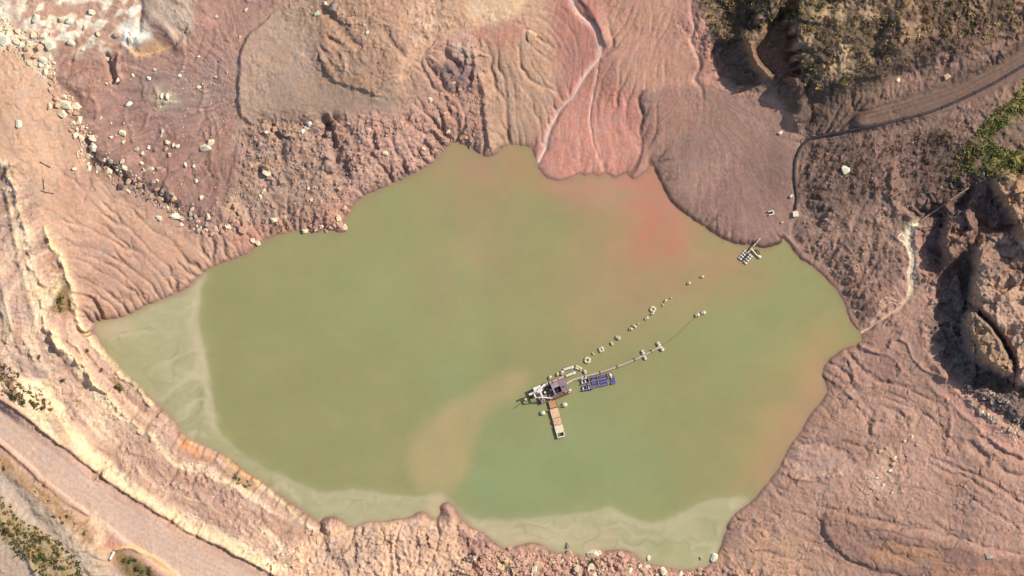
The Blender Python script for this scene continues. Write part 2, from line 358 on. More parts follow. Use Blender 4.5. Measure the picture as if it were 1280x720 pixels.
for pl, dh, w in [([(1036,455),(1050,462),(1062,476),(1048,492),(1052,508)],-2.6,2),([(1062,480),(1078,500),(1090,514),(1084,530)],-2.6,2),([(1090,498),(1110,492),(1130,500),(1150,520)],-2.4,1.8),([(1100,508),(1128,518),(1134,532)],-2.2,1.8),
  ([(1030,560),(1060,552),(1084,566),(1068,588)],-2.4,2.2),([(1160,572),(1200,588),(1240,604),(1290,640)],-3,2.4),([(1210,620),(1240,640),(1270,660)],-2,2),([(1000,650),(1030,636),(1060,644),(1140,660),(1220,680),(1290,698)],-2.2,2),([(1056,690),(1100,676),(1180,690)],-2,2),([(1060,672),(1100,664),(1150,674)],-1.8,2),
  ([(985,610),(1010,596),(1050,594)],2.4,2.4),([(1185,500),(1188,540),(1180,560)],2,2),([(1090,540),(1096,525),(1106,518)],3,3.5),([(960,660),(990,640),(1014,648)],-2,2.2),([(920,700),(950,690),(990,700),(1020,716)],-2,2.2),([(930,668),(952,660),(964,672),(950,684)],-2.2,2),([(1120,620),(1150,612),(1190,626)],-1.8,2)]: line_(pl, dh, w, .7, .4)
# -- bottom bank
for p in ([(478,664),(484,684),(486,720)], [(488,672),(488,700),(490,730)], [(520,668),(524,690),(516,712)], [(546,650),(548,664),(545,690),(530,712)], [(560,676),(570,668),(576,664)],
          [(594,668),(588,684),(590,696)], [(606,680),(604,692),(594,702)], [(532,664),(536,684)], [(500,660),(494,690),(500,720)], [(443,660),(440,676),(430,690)], [(410,690),(404,704)]):
    line_(p, -2.6, 1.8, .5)
line_([(400,664),(410,690),(430,716)], -3, 5); line_([(545,648),(549,664)], -2.5, 2, .2); line_([(553,634),(560,640),(566,652)], 1.5, 4, .3)

# ------------------------------------------------------------------ relief by zone, then running water
AMP = np.full(X.shape, 1.2, f32)         # rough rock relief
ERO = np.full(X.shape, 0.6, f32)         # how readily rain cuts it
def zone(A, pts, v, feather=22, warp=1.2):
    sl, m = region(pts, feather, warp); A[sl] = A[sl] * (1 - m) + f32(v) * m
zone(AMP, [(0,70),(60,100),(110,200),(200,270),(300,310),(120,405),(60,300),(0,200),(-60,150)], .6)
zone(AMP, [(-60,200),(20,205),(60,300),(120,410),(260,570),(400,670),(340,720),(130,590),(-60,470)], 1.3)
zone(AMP, [(70,10),(300,10),(300,150),(330,200),(300,280),(200,250),(110,190),(70,90)], .7)
zone(AMP, [(310,20),(400,40),(410,100),(470,124),(500,130),(440,150),(310,146)], .75, 10)
zone(AMP, [(400,0),(540,0),(520,70),(500,110),(440,108),(410,80)], 1.7)
zone(AMP, [(310,152),(450,156),(560,140),(600,60),(640,130),(600,190),(540,210),(440,260),(430,290),(320,300),(250,290),(300,220)], 2.0)
zone(AMP, [(590,0),(690,0),(690,190),(610,190),(600,100)], .8)
zone(AMP, [(690,0),(880,0),(900,110),(990,140),(990,300),(830,250),(800,220),(670,220)], .35)
zone(AMP, [(880,0),(1300,-20),(1300,110),(1130,80),(1060,130),(1000,170),(970,110),(890,100)], 2.2)
zone(AMP, [(1000,180),(1100,170),(1300,110),(1300,220),(1200,250),(1140,280),(1130,380),(1070,410),(1000,310)], 2.0)
zone(AMP, [(1150,240),(1300,200),(1300,480),(1200,490),(1165,400)], 2.2)
zone(AMP, [(1205,484),(1300,490),(1300,580),(1240,540)], 4.0, 10)
zone(AMP, [(1080,420),(1200,480),(1300,560),(1300,740),(880,740),(960,610),(1030,500)], 1.1)
zone(AMP, [(400,650),(600,660),(900,700),(960,740),(380,740)], 2.4)
zone(AMP, [(590,690),(700,686),(800,700),(900,706),(900,740),(590,740)], 3.2, 10)
zone(ERO, [(390,650),(600,656),(900,700),(960,740),(380,740)], .15, 14)
zone(ERO, [(1150,236),(1300,200),(1300,490),(1200,490),(1158,440),(1160,380)], .0, 10)
zone(ERO, [(880,-10),(1300,-10),(1300,40),(1130,90),(1060,130),(960,112),(890,96)], .05, 8)
sl, m = region(ROAD, 6, .2); AMP[sl] *= (1 - .88 * m); ERO[sl] *= (1 - .95 * m)
sl, m = region(TRACK, 6, .2); AMP[sl] *= (1 - .7 * m); ERO[sl] *= (1 - .8 * m)
zone(ERO, [(590,0),(990,0),(990,300),(830,250),(670,220),(600,180)], .45)
zone(ERO, [(60,250),(200,260),(310,310),(120,405)], .42)
zone(ERO, [(690,0),(745,0),(760,90),(800,130),(800,215),(680,215),(660,100)], .5)
zone(ERO, [(1000,180),(1150,170),(1130,380),(1070,410),(1000,310)], 1.1)
zone(ERO, [(60,10),(300,10),(300,150),(330,200),(300,280),(200,250),(110,190),(70,90)], .06)
zone(ERO, [(-60,200),(20,205),(60,300),(120,410),(260,570),(400,670),(340,720),(130,590),(-60,470)], .2)
zone(ERO, [(1080,420),(1200,480),(1300,560),(1300,740),(880,740),(960,610),(1030,500)], .35)
zone(ERO, [(804,110),(968,130),(990,220),(978,296),(930,302),(852,258),(806,160)], .08)
zone(ERO, [(-60,60),(40,60),(70,110),(110,210),(120,270),(70,300),(20,220),(-60,200)], .1)

zone(ERO, [(300,10),(400,30),(420,90),(500,100),(520,130),(470,170),(300,172)], .0, 10)

land = sstep(D / f32(10))
n_big = fbm(X, Y, 52, 3, 101)
patch = sstep((fbm(X, Y, 44, 3, 111) + f32(.12)) * f32(2.4))
n_r1 = ridged(X + n_big * 10, Y - n_big * 10, 30, 3, 131); n_l = fbm(X, Y, 9.5, 3, 151, .55); n_f = fbm(X, Y, 4.2, 2, 171)
def worley(sl, cell, seed):
    """rounded blocks: distance to the nearest scattered point"""
    x = X[sl] / f32(cell); y = Y[sl] / f32(cell); xi = np.floor(x); yi = np.floor(y); best = np.full(x.shape, 9, f32)
    for oy in (-1, 0, 1):
        for ox in (-1, 0, 1):
            cx = xi + ox; cy = yi + oy
            h1 = np.abs(np.sin(cx * 127.1 + cy * 311.7 + seed) * 43758.5453) % 1; h2 = np.abs(np.sin(cx * 269.5 + cy * 183.3 + seed) * 24634.633) % 1
            best = np.minimum(best, (cx + h1 - x) ** 2 + (cy + h2 - y) ** 2)
    return np.clip(1 - best * f32(2.2), 0, 1).astype(f32)
def facets(sl, cell, seed):
    """broken rock: every block is a plane tilted its own way"""
    wx, wy = warped(sl, .35)
    x = wx / f32(cell); y = wy / f32(cell); xi = np.floor(x); yi = np.floor(y); best = np.full(x.shape, 9, f32); out = np.zeros(x.shape, f32)
    for oy in (-1, 0, 1):
        for ox in (-1, 0, 1):
            cx = xi + ox; cy = yi + oy
            h1 = np.abs(np.sin(cx * 127.1 + cy * 311.7 + seed) * 43758.5453) % 1; h2 = np.abs(np.sin(cx * 269.5 + cy * 183.3 + seed) * 24634.633) % 1
            dx = x - cx - h1; dy = y - cy - h2; d = dx * dx + dy * dy; m_ = d < best
            ga = (h1 * 7.3 + h2 * 3.1) * 6.2832; hh_ = (np.abs(h1 * 91.7 + h2 * 37.3) % 1) - .5
            v = np.cos(ga) * dx + np.sin(ga) * dy + .6 * hh_
            best = np.where(m_, d, best); out = np.where(m_, v, out)
    return out.astype(f32)
rock = sstep((AMP - f32(1.5)) / f32(1.2))
FAC = facets(full, 13, 1.7) * (.3 + .7 * patch) + .6 * facets(full, 6.5, 5.3)
FZ = np.clip((AMP - .5) * .55, 0.05, 1.5)
H += land * FZ * FAC * 3.0
for pts_, k1, k2 in (([(1150,240),(1240,212),(1310,205),(1310,485),(1200,490),(1158,440),(1164,380),(1148,300)], 9, 5), ([(884,-10),(1010,-10),(1010,116),(950,112),(890,96)], 6, 4), ([(540,52),(604,56),(606,110),(560,120),(536,96)], 3, 3), ([(400,150),(432,150),(440,230),(410,236)], 4, 4)):
    sl, m = region(pts_, 12, .6); H[sl] += m * (facets(sl, 31, 2.9) * f32(k1) + facets(sl, 15, 6.1) * f32(k2))
CRK = np.zeros_like(X)
for pts_, sd_, k_ in (([(1076,420),(1200,480),(1300,560),(1310,740),(880,740),(960,610),(1030,500)], 401, 1.0), ([(-20,220),(60,300),(240,560),(400,670),(340,710),(130,590),(-20,480)], 411, .8), ([(390,664),(600,664),(600,730),(380,730)], 421, .8), ([(-20,70),(60,100),(150,240),(300,310),(120,402),(40,260)], 431, .6), ([(440,150),(600,130),(600,190),(460,250)], 441, .8)):
    sl, m = region(pts_, 14, 1); x_ = X[sl] + 14 * W1x[sl] + 5 * W2x[sl]; y_ = Y[sl] + 14 * W1y[sl] + 5 * W2y[sl]
    c_ = np.clip(1 - np.abs(perlin(x_ / f32(46), y_ / f32(34), sd_)) * 17, 0, 1) * np.clip(perlin(x_ / f32(30), y_ / f32(30), sd_ + 3) * 3 + .6, 0, 1)
    CRK[sl] = np.maximum(CRK[sl], c_ * m * f32(k_))
H -= land * CRK * 2.2
wk = worley(full, 9, 3.1) * (.35 + .65 * patch) + .5 * worley(full, 5, 8.7)
H += land * (AMP * (n_big * 1.5 + (n_r1 - .5) * 2.0 * (.25 + .75 * patch) + n_l * 1.7 * (.35 + .65 * patch)) + np.minimum(AMP, 2.0) * n_f * .62 * (.4 + .6 * patch) + rock * wk * 1.4)
SPK = perlin(X / f32(3.3), Y / f32(3.3), 195) + .35 * perlin(X / f32(7), Y / f32(7), 196)
LIGHT = np.clip((SPK - .42) * 3.5, 0, 1); DARK = np.clip((-SPK - .42) * 3.5, 0, 1)
SPM = np.clip(AMP * .55, .25, 1.2) * (.35 + .65 * patch)
H += land * SPM * (LIGHT * 1.0 - DARK * 1.3)
# flow folds in the mud of the lower right, bedding along the left bank
sl, m = region([(1080,420),(1200,480),(1300,560),(1310,740),(880,740),(960,610),(1030,500)], 30, 1)
fx = X[sl] + 34 * fbm(X[sl], Y[sl], 90, 2, 181); fy = Y[sl] + 34 * fbm(X[sl], Y[sl], 90, 2, 185)
H[sl] += land[sl] * m * ((ridged(fx * .45 + fy * .2, fy * .9 - fx * .5, 17, 3, 187) - .5) * 1.6)
sl, m = region([(-40,200),(24,205),(64,300),(98,390),(200,510),(330,610),(400,668),(350,705),(280,672),(130,585),(20,500),(-40,440)], 12, 1)
al = (X[sl] * .62 + Y[sl] * .78); ac = D[sl] + 10 * fbm(X[sl], Y[sl], 60, 2, 191)
bed = fbm(ac / 9, al / 42, 1.0, 4, 193, .6); BED = np.zeros_like(X); BED[sl] = bed * m
BED2 = np.zeros_like(X); BED2[sl] = fbm(ac / 15, al / 130, 1.0, 3, 197, .5) * m; BEDM = np.zeros_like(X); BEDM[sl] = m
H += BED * 3.2 * land
STK = np.zeros_like(X)
def streaks(pts, cx, cy, n_ang, wl_r, amt, seed, feather=16):
    sl, m = region(pts, feather, 1.0)
    x = X[sl] - cx + 10 * W1x[sl]; y = Y[sl] - cy + 10 * W1y[sl]; th = np.arctan2(y, x); r = np.hypot(x, y)
    n = fbm((th * n_ang).astype(f32), (r / wl_r).astype(f32), 1.0, 3, seed, .6) + .5 * fbm((th * n_ang * 2.3).astype(f32), (r / (wl_r * .5)).astype(f32), 1.0, 2, seed + 7)
    STK[sl] += n * m * f32(amt)
streaks([(64,16),(120,0),(300,-10),(302,150),(330,180),(306,230),(280,270),(220,256),(116,190),(70,100)], 318, 120, 17, 46, 1.0, 211)
streaks([(804,116),(900,110),(968,136),(990,220),(978,296),(930,302),(852,258),(812,196)], 876, 92, 17, 60, .55, 231)
streaks([(752,-10),(850,-20),(880,108),(800,118),(760,60)], 824, -120, 30, 50, .55, 241)
streaks([(590,40),(690,0),(690,180),(612,186)], 640, -60, 22, 50, .5, 251)
streaks([(690,-10),(750,0),(770,100),(800,120),(800,215),(690,222),(680,160)], 736, -160, 40, 60, .6, 261)
streaks([(-20,70),(60,100),(110,200),(210,280),(300,310),(120,402),(60,290),(-20,190)], -40, -60, 22, 40, .5, 271)
streaks([(310,150),(440,156),(600,140),(540,206),(440,256),(330,290)], 420, -80, 22, 30, .8, 281)
streaks([(1000,180),(1130,160),(1150,270),(1120,370),(1070,404),(1010,300)], 1120, 60, 18, 30, .8, 291)
H += land * STK * .8
# rills combed down the slopes by running water: first broad gullies, then fine ones
H = H.astype(f32)
HI = H[IY:IY + 753, IX:IX + 1313].copy()
DI = D[IY:IY + 753, IX:IX + 1313]; EI = (ERO * (.25 + .75 * patch))[IY:IY + 753, IX:IX + 1313]
hh, ww = HI.shape
def erode(A, E, Dm, batches, n, steps, rate):
    h_, w_ = A.shape; flat = A.ravel().astype(np.float64); Ef = E.ravel(); flow = np.zeros(flat.size)
    for b in range(batches):
        x = rng.random(n) * (w_ - 3) + 1; y = rng.random(n) * (h_ - 3) + 1
        keep = Dm[y.astype(int), x.astype(int)] > 1; x = x[keep]; y = y[keep]
        vx = np.zeros(len(x)); vy = vx.copy(); sed = vx.copy(); vel = np.ones(len(x)); water = np.ones(len(x))
        for s in range(steps):
            xi = x.astype(np.int64); yi = y.astype(np.int64); u = x - xi; v = y - yi
            i0 = yi * w_ + xi
            h00 = flat[i0]; h10 = flat[i0 + 1]; h01 = flat[i0 + w_]; h11 = flat[i0 + w_ + 1]
            gx = (h10 - h00) * (1 - v) + (h11 - h01) * v; gy = (h01 - h00) * (1 - u) + (h11 - h10) * u
            h = h00 * (1 - u) * (1 - v) + h10 * u * (1 - v) + h01 * (1 - u) * v + h11 * u * v
            vx = vx * .3 - gx * .7; vy = vy * .3 - gy * .7
            l = np.hypot(vx, vy) + 1e-9; vx /= l; vy /= l
            nx = x + vx; ny = y + vy
            ok = (nx > 1) & (nx < w_ - 3) & (ny > 1) & (ny < h_ - 3) & (h > 0.2)
            x, y, nx, ny, u, v, i0, h, sed, vel, water, vx, vy = [q[ok] for q in (x, y, nx, ny, u, v, i0, h, sed, vel, water, vx, vy)]
            if len(x) < 50: break
            xj = nx.astype(np.int64); yj = ny.astype(np.int64); uu = nx - xj; vv = ny - yj; j0 = yj * w_ + xj
            h2 = flat[j0] * (1 - uu) * (1 - vv) + flat[j0 + 1] * uu * (1 - vv) + flat[j0 + w_] * (1 - uu) * vv + flat[j0 + w_ + 1] * uu * vv
            dh = h2 - h
            cap = np.maximum(-dh, .02) * vel * water * 3.2
            dep = np.where(dh > 0, np.minimum(dh, sed), np.where(sed > cap, (sed - cap) * .25, 0))
            er = np.where((dh <= 0) & (sed <= cap), np.minimum((cap - sed) * rate, -dh * .6) * Ef[i0], 0)
            amt = dep - er; sed -= amt
            for off, wgt in ((0, (1 - u) * (1 - v)), (1, u * (1 - v)), (w_, (1 - u) * v), (w_ + 1, u * v)):
                flat += np.bincount(i0 + off, weights=amt * wgt, minlength=flat.size)
            flow += np.bincount(i0, minlength=flat.size)
            vel = np.sqrt(np.maximum(vel * vel - dh * .5, .05)); vel = np.minimum(vel, 3); water *= .985
            x, y = nx, ny
    return flat.reshape(h_, w_), flow.reshape(h_, w_)
h2 = HI[::2, ::2] / 2
r2, fl2 = erode(h2, EI[::2, ::2], DI[::2, ::2], 5, 16000, 90, .08)
dlt = (r2 - h2) * 2
def up2(A):
    B = np.repeat(np.repeat(A, 2, 0), 2, 1)[:hh, :ww]
    for _ in range(2):
        B[1:-1, 1:-1] = (B[:-2, 1:-1] + B[2:, 1:-1] + B[1:-1, :-2] + B[1:-1, 2:] + 2 * B[1:-1, 1:-1]) / 6
    return B
HI = HI + up2(dlt)
HI, FLOW = erode(HI, EI * .5, DI, 2, 50000, 50, .2)
FLOW = FLOW + up2(fl2)
HI = HI.astype(f32)
edge = np.ones_like(HI)
ramp = np.clip(np.arange(ww) / 14, 0, 1); edge *= np.minimum(ramp, ramp[::-1])[None, :]
ramp = np.clip(np.arange(hh) / 14, 0, 1); edge *= np.minimum(ramp, ramp[::-1])[:, None]
EROD = np.zeros_like(X)
old = H[IY:IY + 753, IX:IX + 1313]
new = old * (1 - edge) + HI * edge
EROD[IY:IY + 753, IX:IX + 1313] = new - old
H[IY:IY + 753, IX:IX + 1313] = new
FL = np.zeros_like(X); FL[IY:IY + 753, IX:IX + 1313] = FLOW.reshape(hh, ww)
def blur(A):
    B = A.copy(); B[1:-1] = (A[:-2] + 2 * A[1:-1] + A[2:]) / 4; C_ = B.copy(); C_[:, 1:-1] = (B[:, :-2] + 2 * B[:, 1:-1] + B[:, 2:]) / 4
    return C_
FL = np.clip(np.log1p(blur(FL)) / 5.0, 0, 1).astype(f32)
H = np.where(D > 1.5, np.maximum(H, 0.35), H).astype(f32)
H = (H * .9 + blur(H) * .1).astype(f32)
H = np.where(D < -2, np.minimum(H, -0.5), H).astype(f32)

def hz(px, py):
    x = min(max(px - NX0, 0), ww - 2.001); y = min(max(py - NY0, 0), hh - 2.001)
    i, j = int(x), int(y); u, v = x - i, y - j
    A = H[IY:IY + 753, IX:IX + 1313]
    return float(A[j, i] * (1 - u) * (1 - v) + A[j, i + 1] * u * (1 - v) + A[j + 1, i] * (1 - u) * v + A[j + 1, i + 1] * u * v)
def wp(px, py, h=None):
    """plan coordinates (and height in plan units) to a world point"""
    if h is None: h = hz(px, py)
    return Vector(((px - 640) * S, (360 - py) * S, h * S))
# ------------------------------------------------------------------ ground colour (what the soil itself is)
def soil(c):
    return alb((min(c[0] + 6, 252), min(c[1] + 5, 244), min(c[2] + 4, 226)))
C3 = np.empty(X.shape + (3,), f32); C3[:] = soil((186,142,120))
def paint(col, pts, feather=14, warp=1.2, k=1.0, mott=0.0, seed=0, wl_=14):
    sl, m = region(pts, feather, warp); m = m * f32(k)
    if mott: m = m * np.clip(1 - mott + mott * 2.2 * (fbm(X[sl], Y[sl], wl_, 3, 300 + seed) + .35), 0, 1)
    C3[sl] = C3[sl] * (1 - m[..., None]) + soil(col) * m[..., None]
def brush(col, pts, w=3, warp=.4, k=1.0, mott=0.0, seed=0):
    sl, m = stroke(pts, w, warp); m = m * f32(k)
    if mott: m = m * np.clip(1 - mott + mott * 2.2 * (fbm(X[sl], Y[sl], 9, 2, 400 + seed) + .35), 0, 1)
    C3[sl] = C3[sl] * (1 - m[..., None]) + soil(col) * m[..., None]

# left side
paint((208,164,132), [(-80,60),(30,60),(64,100),(82,140),(108,200),(150,240),(215,282),(305,308),(260,336),(190,382),(118,404),(70,320),(20,220),(-80,200)], 12)
paint((196,150,124), [(120,270),(200,280),(300,306),(260,334),(190,380),(120,402),(90,340)], 30, 1.2, .8)
paint((200,150,124), [(80,215),(110,214),(116,250),(100,270),(76,262)], 14, 1.2, .6)
paint((202,162,136), [(-80,200),(24,205),(64,300),(98,390),(120,410),(200,506),(260,560),(330,610),(400,668),(350,722),(280,685),(130,594),(30,520),(-80,440)], 12)
paint((194,160,140), [(-80,230),(10,232),(30,330),(56,420),(80,470),(40,500),(0,460),(-80,420)], 20, 1.4, .7, .4, 2)
paint((178,152,134), [(30,440),(50,436),(66,450),(58,470),(40,478),(28,462)], 10, 1, .8)
paint((250,220,168), [(30,470),(66,480),(96,530),(150,590),(210,632),(290,672),(350,700),(350,720),(280,684),(200,640),(130,592),(60,540),(22,500)], 9, 1.2, .85, .3, 3)
paint((176,138,118), [(150,520),(200,550),(240,590),(290,620),(330,650),(300,660),(240,630),(180,580)], 16, 1.5, .7, .5, 4)
paint((170,124,90), [(56,300),(70,304),(80,340),(90,380),(88,400),(76,396),(68,350)], 6, 1, .8, .5, 5)
paint((142,116,62), [(68,358),(84,356),(88,384),(76,392),(66,384)], 5, .8, .9, .3, 6)
brush((250,222,174), [(p[0] - 3, p[1]) for p in L1], 5, .9, .75, .5, 1); brush((248,216,164), L2, 3.6, .6, .95, .2, 2)
brush((244,212,160), L3, 4, .9, .75, .5, 3); brush((242,214,164), [(6,230),(16,270),(32,330),(44,384)], 4, 1.0, .55, .6, 4)
brush((250,218,164), [(318,600),(346,622),(370,643),(392,664)], 2.6, .5, .9)
brush((240,178,106), [(276,568),(292,582),(308,592),(322,602)], 2.4, .6, .8)
paint((216,134,72), [(226,546),(238,542),(248,556),(262,568),(256,576),(240,566),(228,560)], 6, 1.2, .8, .5, 7)
paint((150,120,66), [(282,586),(298,590),(318,606),(314,612),(296,604)], 5, 1, .8, .4, 8)
paint((150,112,94), [(330,640),(350,652),(372,668),(362,682),(336,668)], 8, 1.3, .5, .5)
paint((214,178,152), [(-20,492),(62,548),(132,602),(202,649),(282,691),(346,725),(400,760),(330,790),(250,745),(172,688),(92,628),(0,549),(-40,520)], 4, .3, .95)
brush((126,88,70), BERM, 2.0, .4, .8, .25, 5)
brush((168,122,98), [(p[0] - 5, p[1] + 6) for p in BERM], 4, .4, .5)
brush((150,108,84), [(0,553),(28,577),(60,606),(92,631),(114,644)], 1.8, .4, .7)
paint((206,166,128), [(-60,540),(0,560),(60,612),(110,650),(140,690),(130,720),(60,660),(0,600),(-60,570)], 9, 1.0, .9)
paint((190,166,142), [(-60,590),(0,584),(40,614),(90,660),(130,700),(160,740),(-60,760)], 12, 1, .95)
paint((138,104,66), [(0,566),(30,592),(80,630),(118,668),(116,678),(84,652),(40,612),(0,582)], 6, .8, .75, .5, 9)
paint((154,128,78), [(-30,600),(0,622),(40,654),(90,690),(100,730),(70,730),(30,690),(-30,650)], 10, 1.2, .8, .3, 10)
paint((176,148,128), [(-30,660),(20,690),(50,740),(-30,740)], 8, .8, .8)
paint((124,104,62), [(146,688),(160,690),(186,706),(200,724),(170,726),(150,706)], 6, .6, .9)
brush((244,186,106), [(140,686),(152,684),(168,684),(196,698),(216,714),(232,728)], 2.2, .4, .9); brush((206,134,106), [(128,680),(140,678),(146,684)], 5, .5, .7)
brush((236,200,150), [(118,650),(130,662),(128,676)], 5, .8, .7)
# mauve disturbed ground
paint((172,130,114), [(60,16),(120,0),(320,-20),(330,20),(302,60),(300,150),(330,160),(310,220),(290,270),(240,272),(190,240),(150,212),(116,190),(104,140),(70,100),(62,60)], 12, 1.3, .97)
paint((190,140,114), [(80,60),(140,70),(150,110),(110,130),(84,100)], 20, 1, .5)
paint((158,134,120), [(180,90),(290,86),(290,130),(230,150),(180,130)], 20, 1.6, .7, .5, 11)
paint((172,128,110), [(150,190),(250,180),(300,210),(280,260),(220,250)], 20, 1.6, .6, .4, 12)
paint((248,228,196), [(-20,0),(18,4),(22,40),(34,50),(10,64),(-20,64)], 7, 1.4, .9, .4, 13)
paint((240,214,180), [(14,38),(70,42),(70,100),(54,96),(30,72)], 9, 1.2, .7, .4, 14)
paint((206,160,130), [(30,-10),(180,-20),(184,40),(150,60),(90,64),(50,40)], 12, 1.4, .8)
sl, m = region([(30,-30),(180,-30),(184,46),(168,56),(140,60),(80,62),(36,34)], 16, 1.5)
m = m * np.clip(fbm(X[sl] + .4 * Y[sl], Y[sl], 17, 2, 315) * 3.4 + .22, 0, .95)
C3[sl] = C3[sl] * (1 - m[..., None]) + alb((255,238,206)) * m[..., None]
paint((252,240,214), [(150,34),(176,28),(186,44),(176,58),(160,58)], 8, 1.0, .95)
paint((184,160,138), [(178,-10),(240,-14),(242,30),(236,56),(214,50),(200,30),(182,24)], 8, 1.0, .95)
paint((226,180,132), [(166,64),(190,56),(220,58),(200,68),(172,74)], 5, .8, .8)
paint((210,196,150), [(196,112),(216,112),(224,128),(206,136),(196,128)], 6, 1, .6, .7, 16)
paint((120,92,82), [(108,178),(124,186),(150,204),(190,230),(232,258),(260,276),(250,288),(214,264),(180,246),(150,232),(112,210)], 8, 1.3, .7, .3, 17)
paint((236,192,146), [(284,246),(300,244),(312,262),(306,290),(292,284),(280,262)], 7, 1.2, .8, .3, 18)
paint((204,142,116), [(270,282),(310,280),(420,250),(440,262),(430,290),(380,292),(320,308),(290,310)], 12, 1.2, .7, .3, 19)
paint((186,132,114), [(300,290),(330,292),(322,310),(300,316)], 6, .6, .6)
# plateau and middle rocks
paint((172,142,118), [(322,30),(303,60),(299,90),(299,140),(320,160),(370,160),(440,156),(480,148),(502,124),(520,96),(500,60),(470,20),(400,-10),(350,10)], 12, 1.2, .9); paint((184,144,118), [(310,150),(440,150),(430,200),(400,260),(330,280),(300,220)], 20, 1.4, .8, .4, 20)
paint((176,136,108), MOUND, 12, 1, .8, .4, 21); paint((140,112,88), [(400,86),(450,112),(470,114),(440,96),(410,76)], 6, .8, .6)
paint((194,150,130), [(420,150),(540,140),(600,150),(590,180),(540,206),(440,256),(416,200)], 18, 1.4, .85, .3, 22)
paint((120,100,96), [(404,150),(416,152),(428,190),(434,226),(424,226),(412,186)], 6, 1, .7, .3, 23)
paint((194,152,122), [(500,0),(600,-20),(700,-20),(696,120),(680,190),(612,190),(590,140),(600,60),(560,50),(520,100),(496,110),(510,60)], 12, 1.0, .9)
paint((216,178,140), [(586,4),(640,-10),(660,-4),(640,24),(606,38),(590,30)], 6, .8, .9)
paint((190,132,110), [(596,30),(620,34),(650,24),(652,50),(622,62),(594,52)], 8, 1, .75)
paint((210,166,134), [(526,-10),(548,20),(540,46),(520,70),(508,100),(498,104),(500,80),(520,46),(514,10)], 7, 1, .85)
paint((188,140,116), [(560,110),(600,100),(612,150),(600,186),(560,176),(540,150)], 14, 1.3, .7, .3, 24)
paint((206,176,150), [(566,58),(590,60),(592,78),(574,76)], 5, .8, .7)
paint((110,98,100), [(548,92),(562,76),(584,84),(590,100),(570,110)], 6, 1, .6)
# pink wash
paint((188,126,108), [(690,-20),(746,-20),(756,60),(770,100),(800,120),(806,200),(780,222),(690,226),(666,196),(690,150),(700,100),(694,40)], 18, 1.1, .95)
paint((210,144,122), [(690,150),(720,110),(740,120),(790,116),(800,150),(800,190),(770,214),(700,226),(676,210),(684,176)], 14, 1.1, .9, .25, 25)
paint((206,150,122), [(752,-10),(780,-20),(850,-20),(860,30),(874,90),(880,108),(830,114),(790,116),(768,80),(756,40)], 10, .9, .9)
paint((192,138,118), [(846,-20),(880,-20),(884,40),(896,96),(880,108),(872,80),(854,30)], 8, .9, .9)
paint((176,122,106), [(684,0),(702,-8),(724,40),(730,70),(708,100),(696,60)], 10, .8, .6)
brush((128,86,76), [(724,0),(738,18),(746,34),(750,46)], 3, .3, .8)
brush((228,184,160), STREAM, 2.6, .1, .95); brush((206,156,140), STREAM, 6, .2, .5); brush((222,160,142), S2, 1.6, .2, .7); brush((120,86,78), S3, 2, .2, .8)
brush((216,164,144), [(862,-4),(864,20),(867,36),(862,50),(869,66),(874,82),(868,98),(876,110)], 2, .3, .7)
# grey delta fan
paint((166,128,110), [(804,120),(830,112),(868,108),(900,112),(950,124),(972,140),(988,170),(994,220),(986,270),(980,298),(950,308),(902,296),(852,264),(826,224),(814,204),(804,160)], 7, .5, .97)
paint((154,116,104), [(850,190),(930,180),(984,200),(984,290),(950,304),(900,290),(850,250),(836,220)], 30, 1.2, .8)
paint((180,140,116), [(830,210),(870,200),(910,200),(890,230),(850,246)], 16, 1.4, .55, .4, 26)
paint((186,134,114), [(820,120),(880,114),(900,130),(860,160),(820,190),(808,160)], 14, 1.2, .6, .3, 27)
# upper right scrub ground
paint((138,110,90), [(880,-30),(900,40),(892,60),(912,108),(970,120),(1000,160),(1030,172),(1080,150),(1130,90),(1200,64),(1320,30),(1320,-40)], 10, 1.4, .97)
paint((200,164,120), [(1000,-10),(1100,-10),(1140,20),(1100,80),(1060,110),(1010,90),(990,40)], 24, 1.8, .9, .9, 28, 18)
paint((132,122,62), [(984,6),(1004,0),(1016,16),(1000,30),(984,24)], 8, 1.3, .8, .4, 29)
paint((146,112,92), [(1130,-10),(1280,-20),(1280,30),(1200,60),(1130,80),(1100,60)], 20, 1.6, .7, .4, 30)
paint((160,118,100), [(1264,-20),(1320,-20),(1320,14),(1280,14)], 8, .5, .8)
paint((158,122,92), [(926,40),(962,34),(954,50),(946,74),(960,94),(950,96),(936,76),(928,56)], 5, .6, .9)
paint((122,97,84), [(1060,140),(1110,120),(1180,96),(1240,64),(1320,30),(1320,100),(1250,114),(1160,146),(1080,162)], 10, .8, .9)
for off in (4, 9.5, 16): brush((78,60,54), [(1084,152 - off),(1130,140 - off),(1180,124 - off),(1230,100 - off),(1300,62 - off)], 1.5, .25, .7, .3)
for off in (1, 7, 13): brush((176,140,114), [(1084,152 - off),(1130,140 - off),(1180,124 - off),(1230,100 - off),(1300,62 - off)], 1.6, .2, .5)
brush((190,154,118), [(1150,88),(1176,78),(1204,68),(1230,56)], 3, 1, .6, .4)
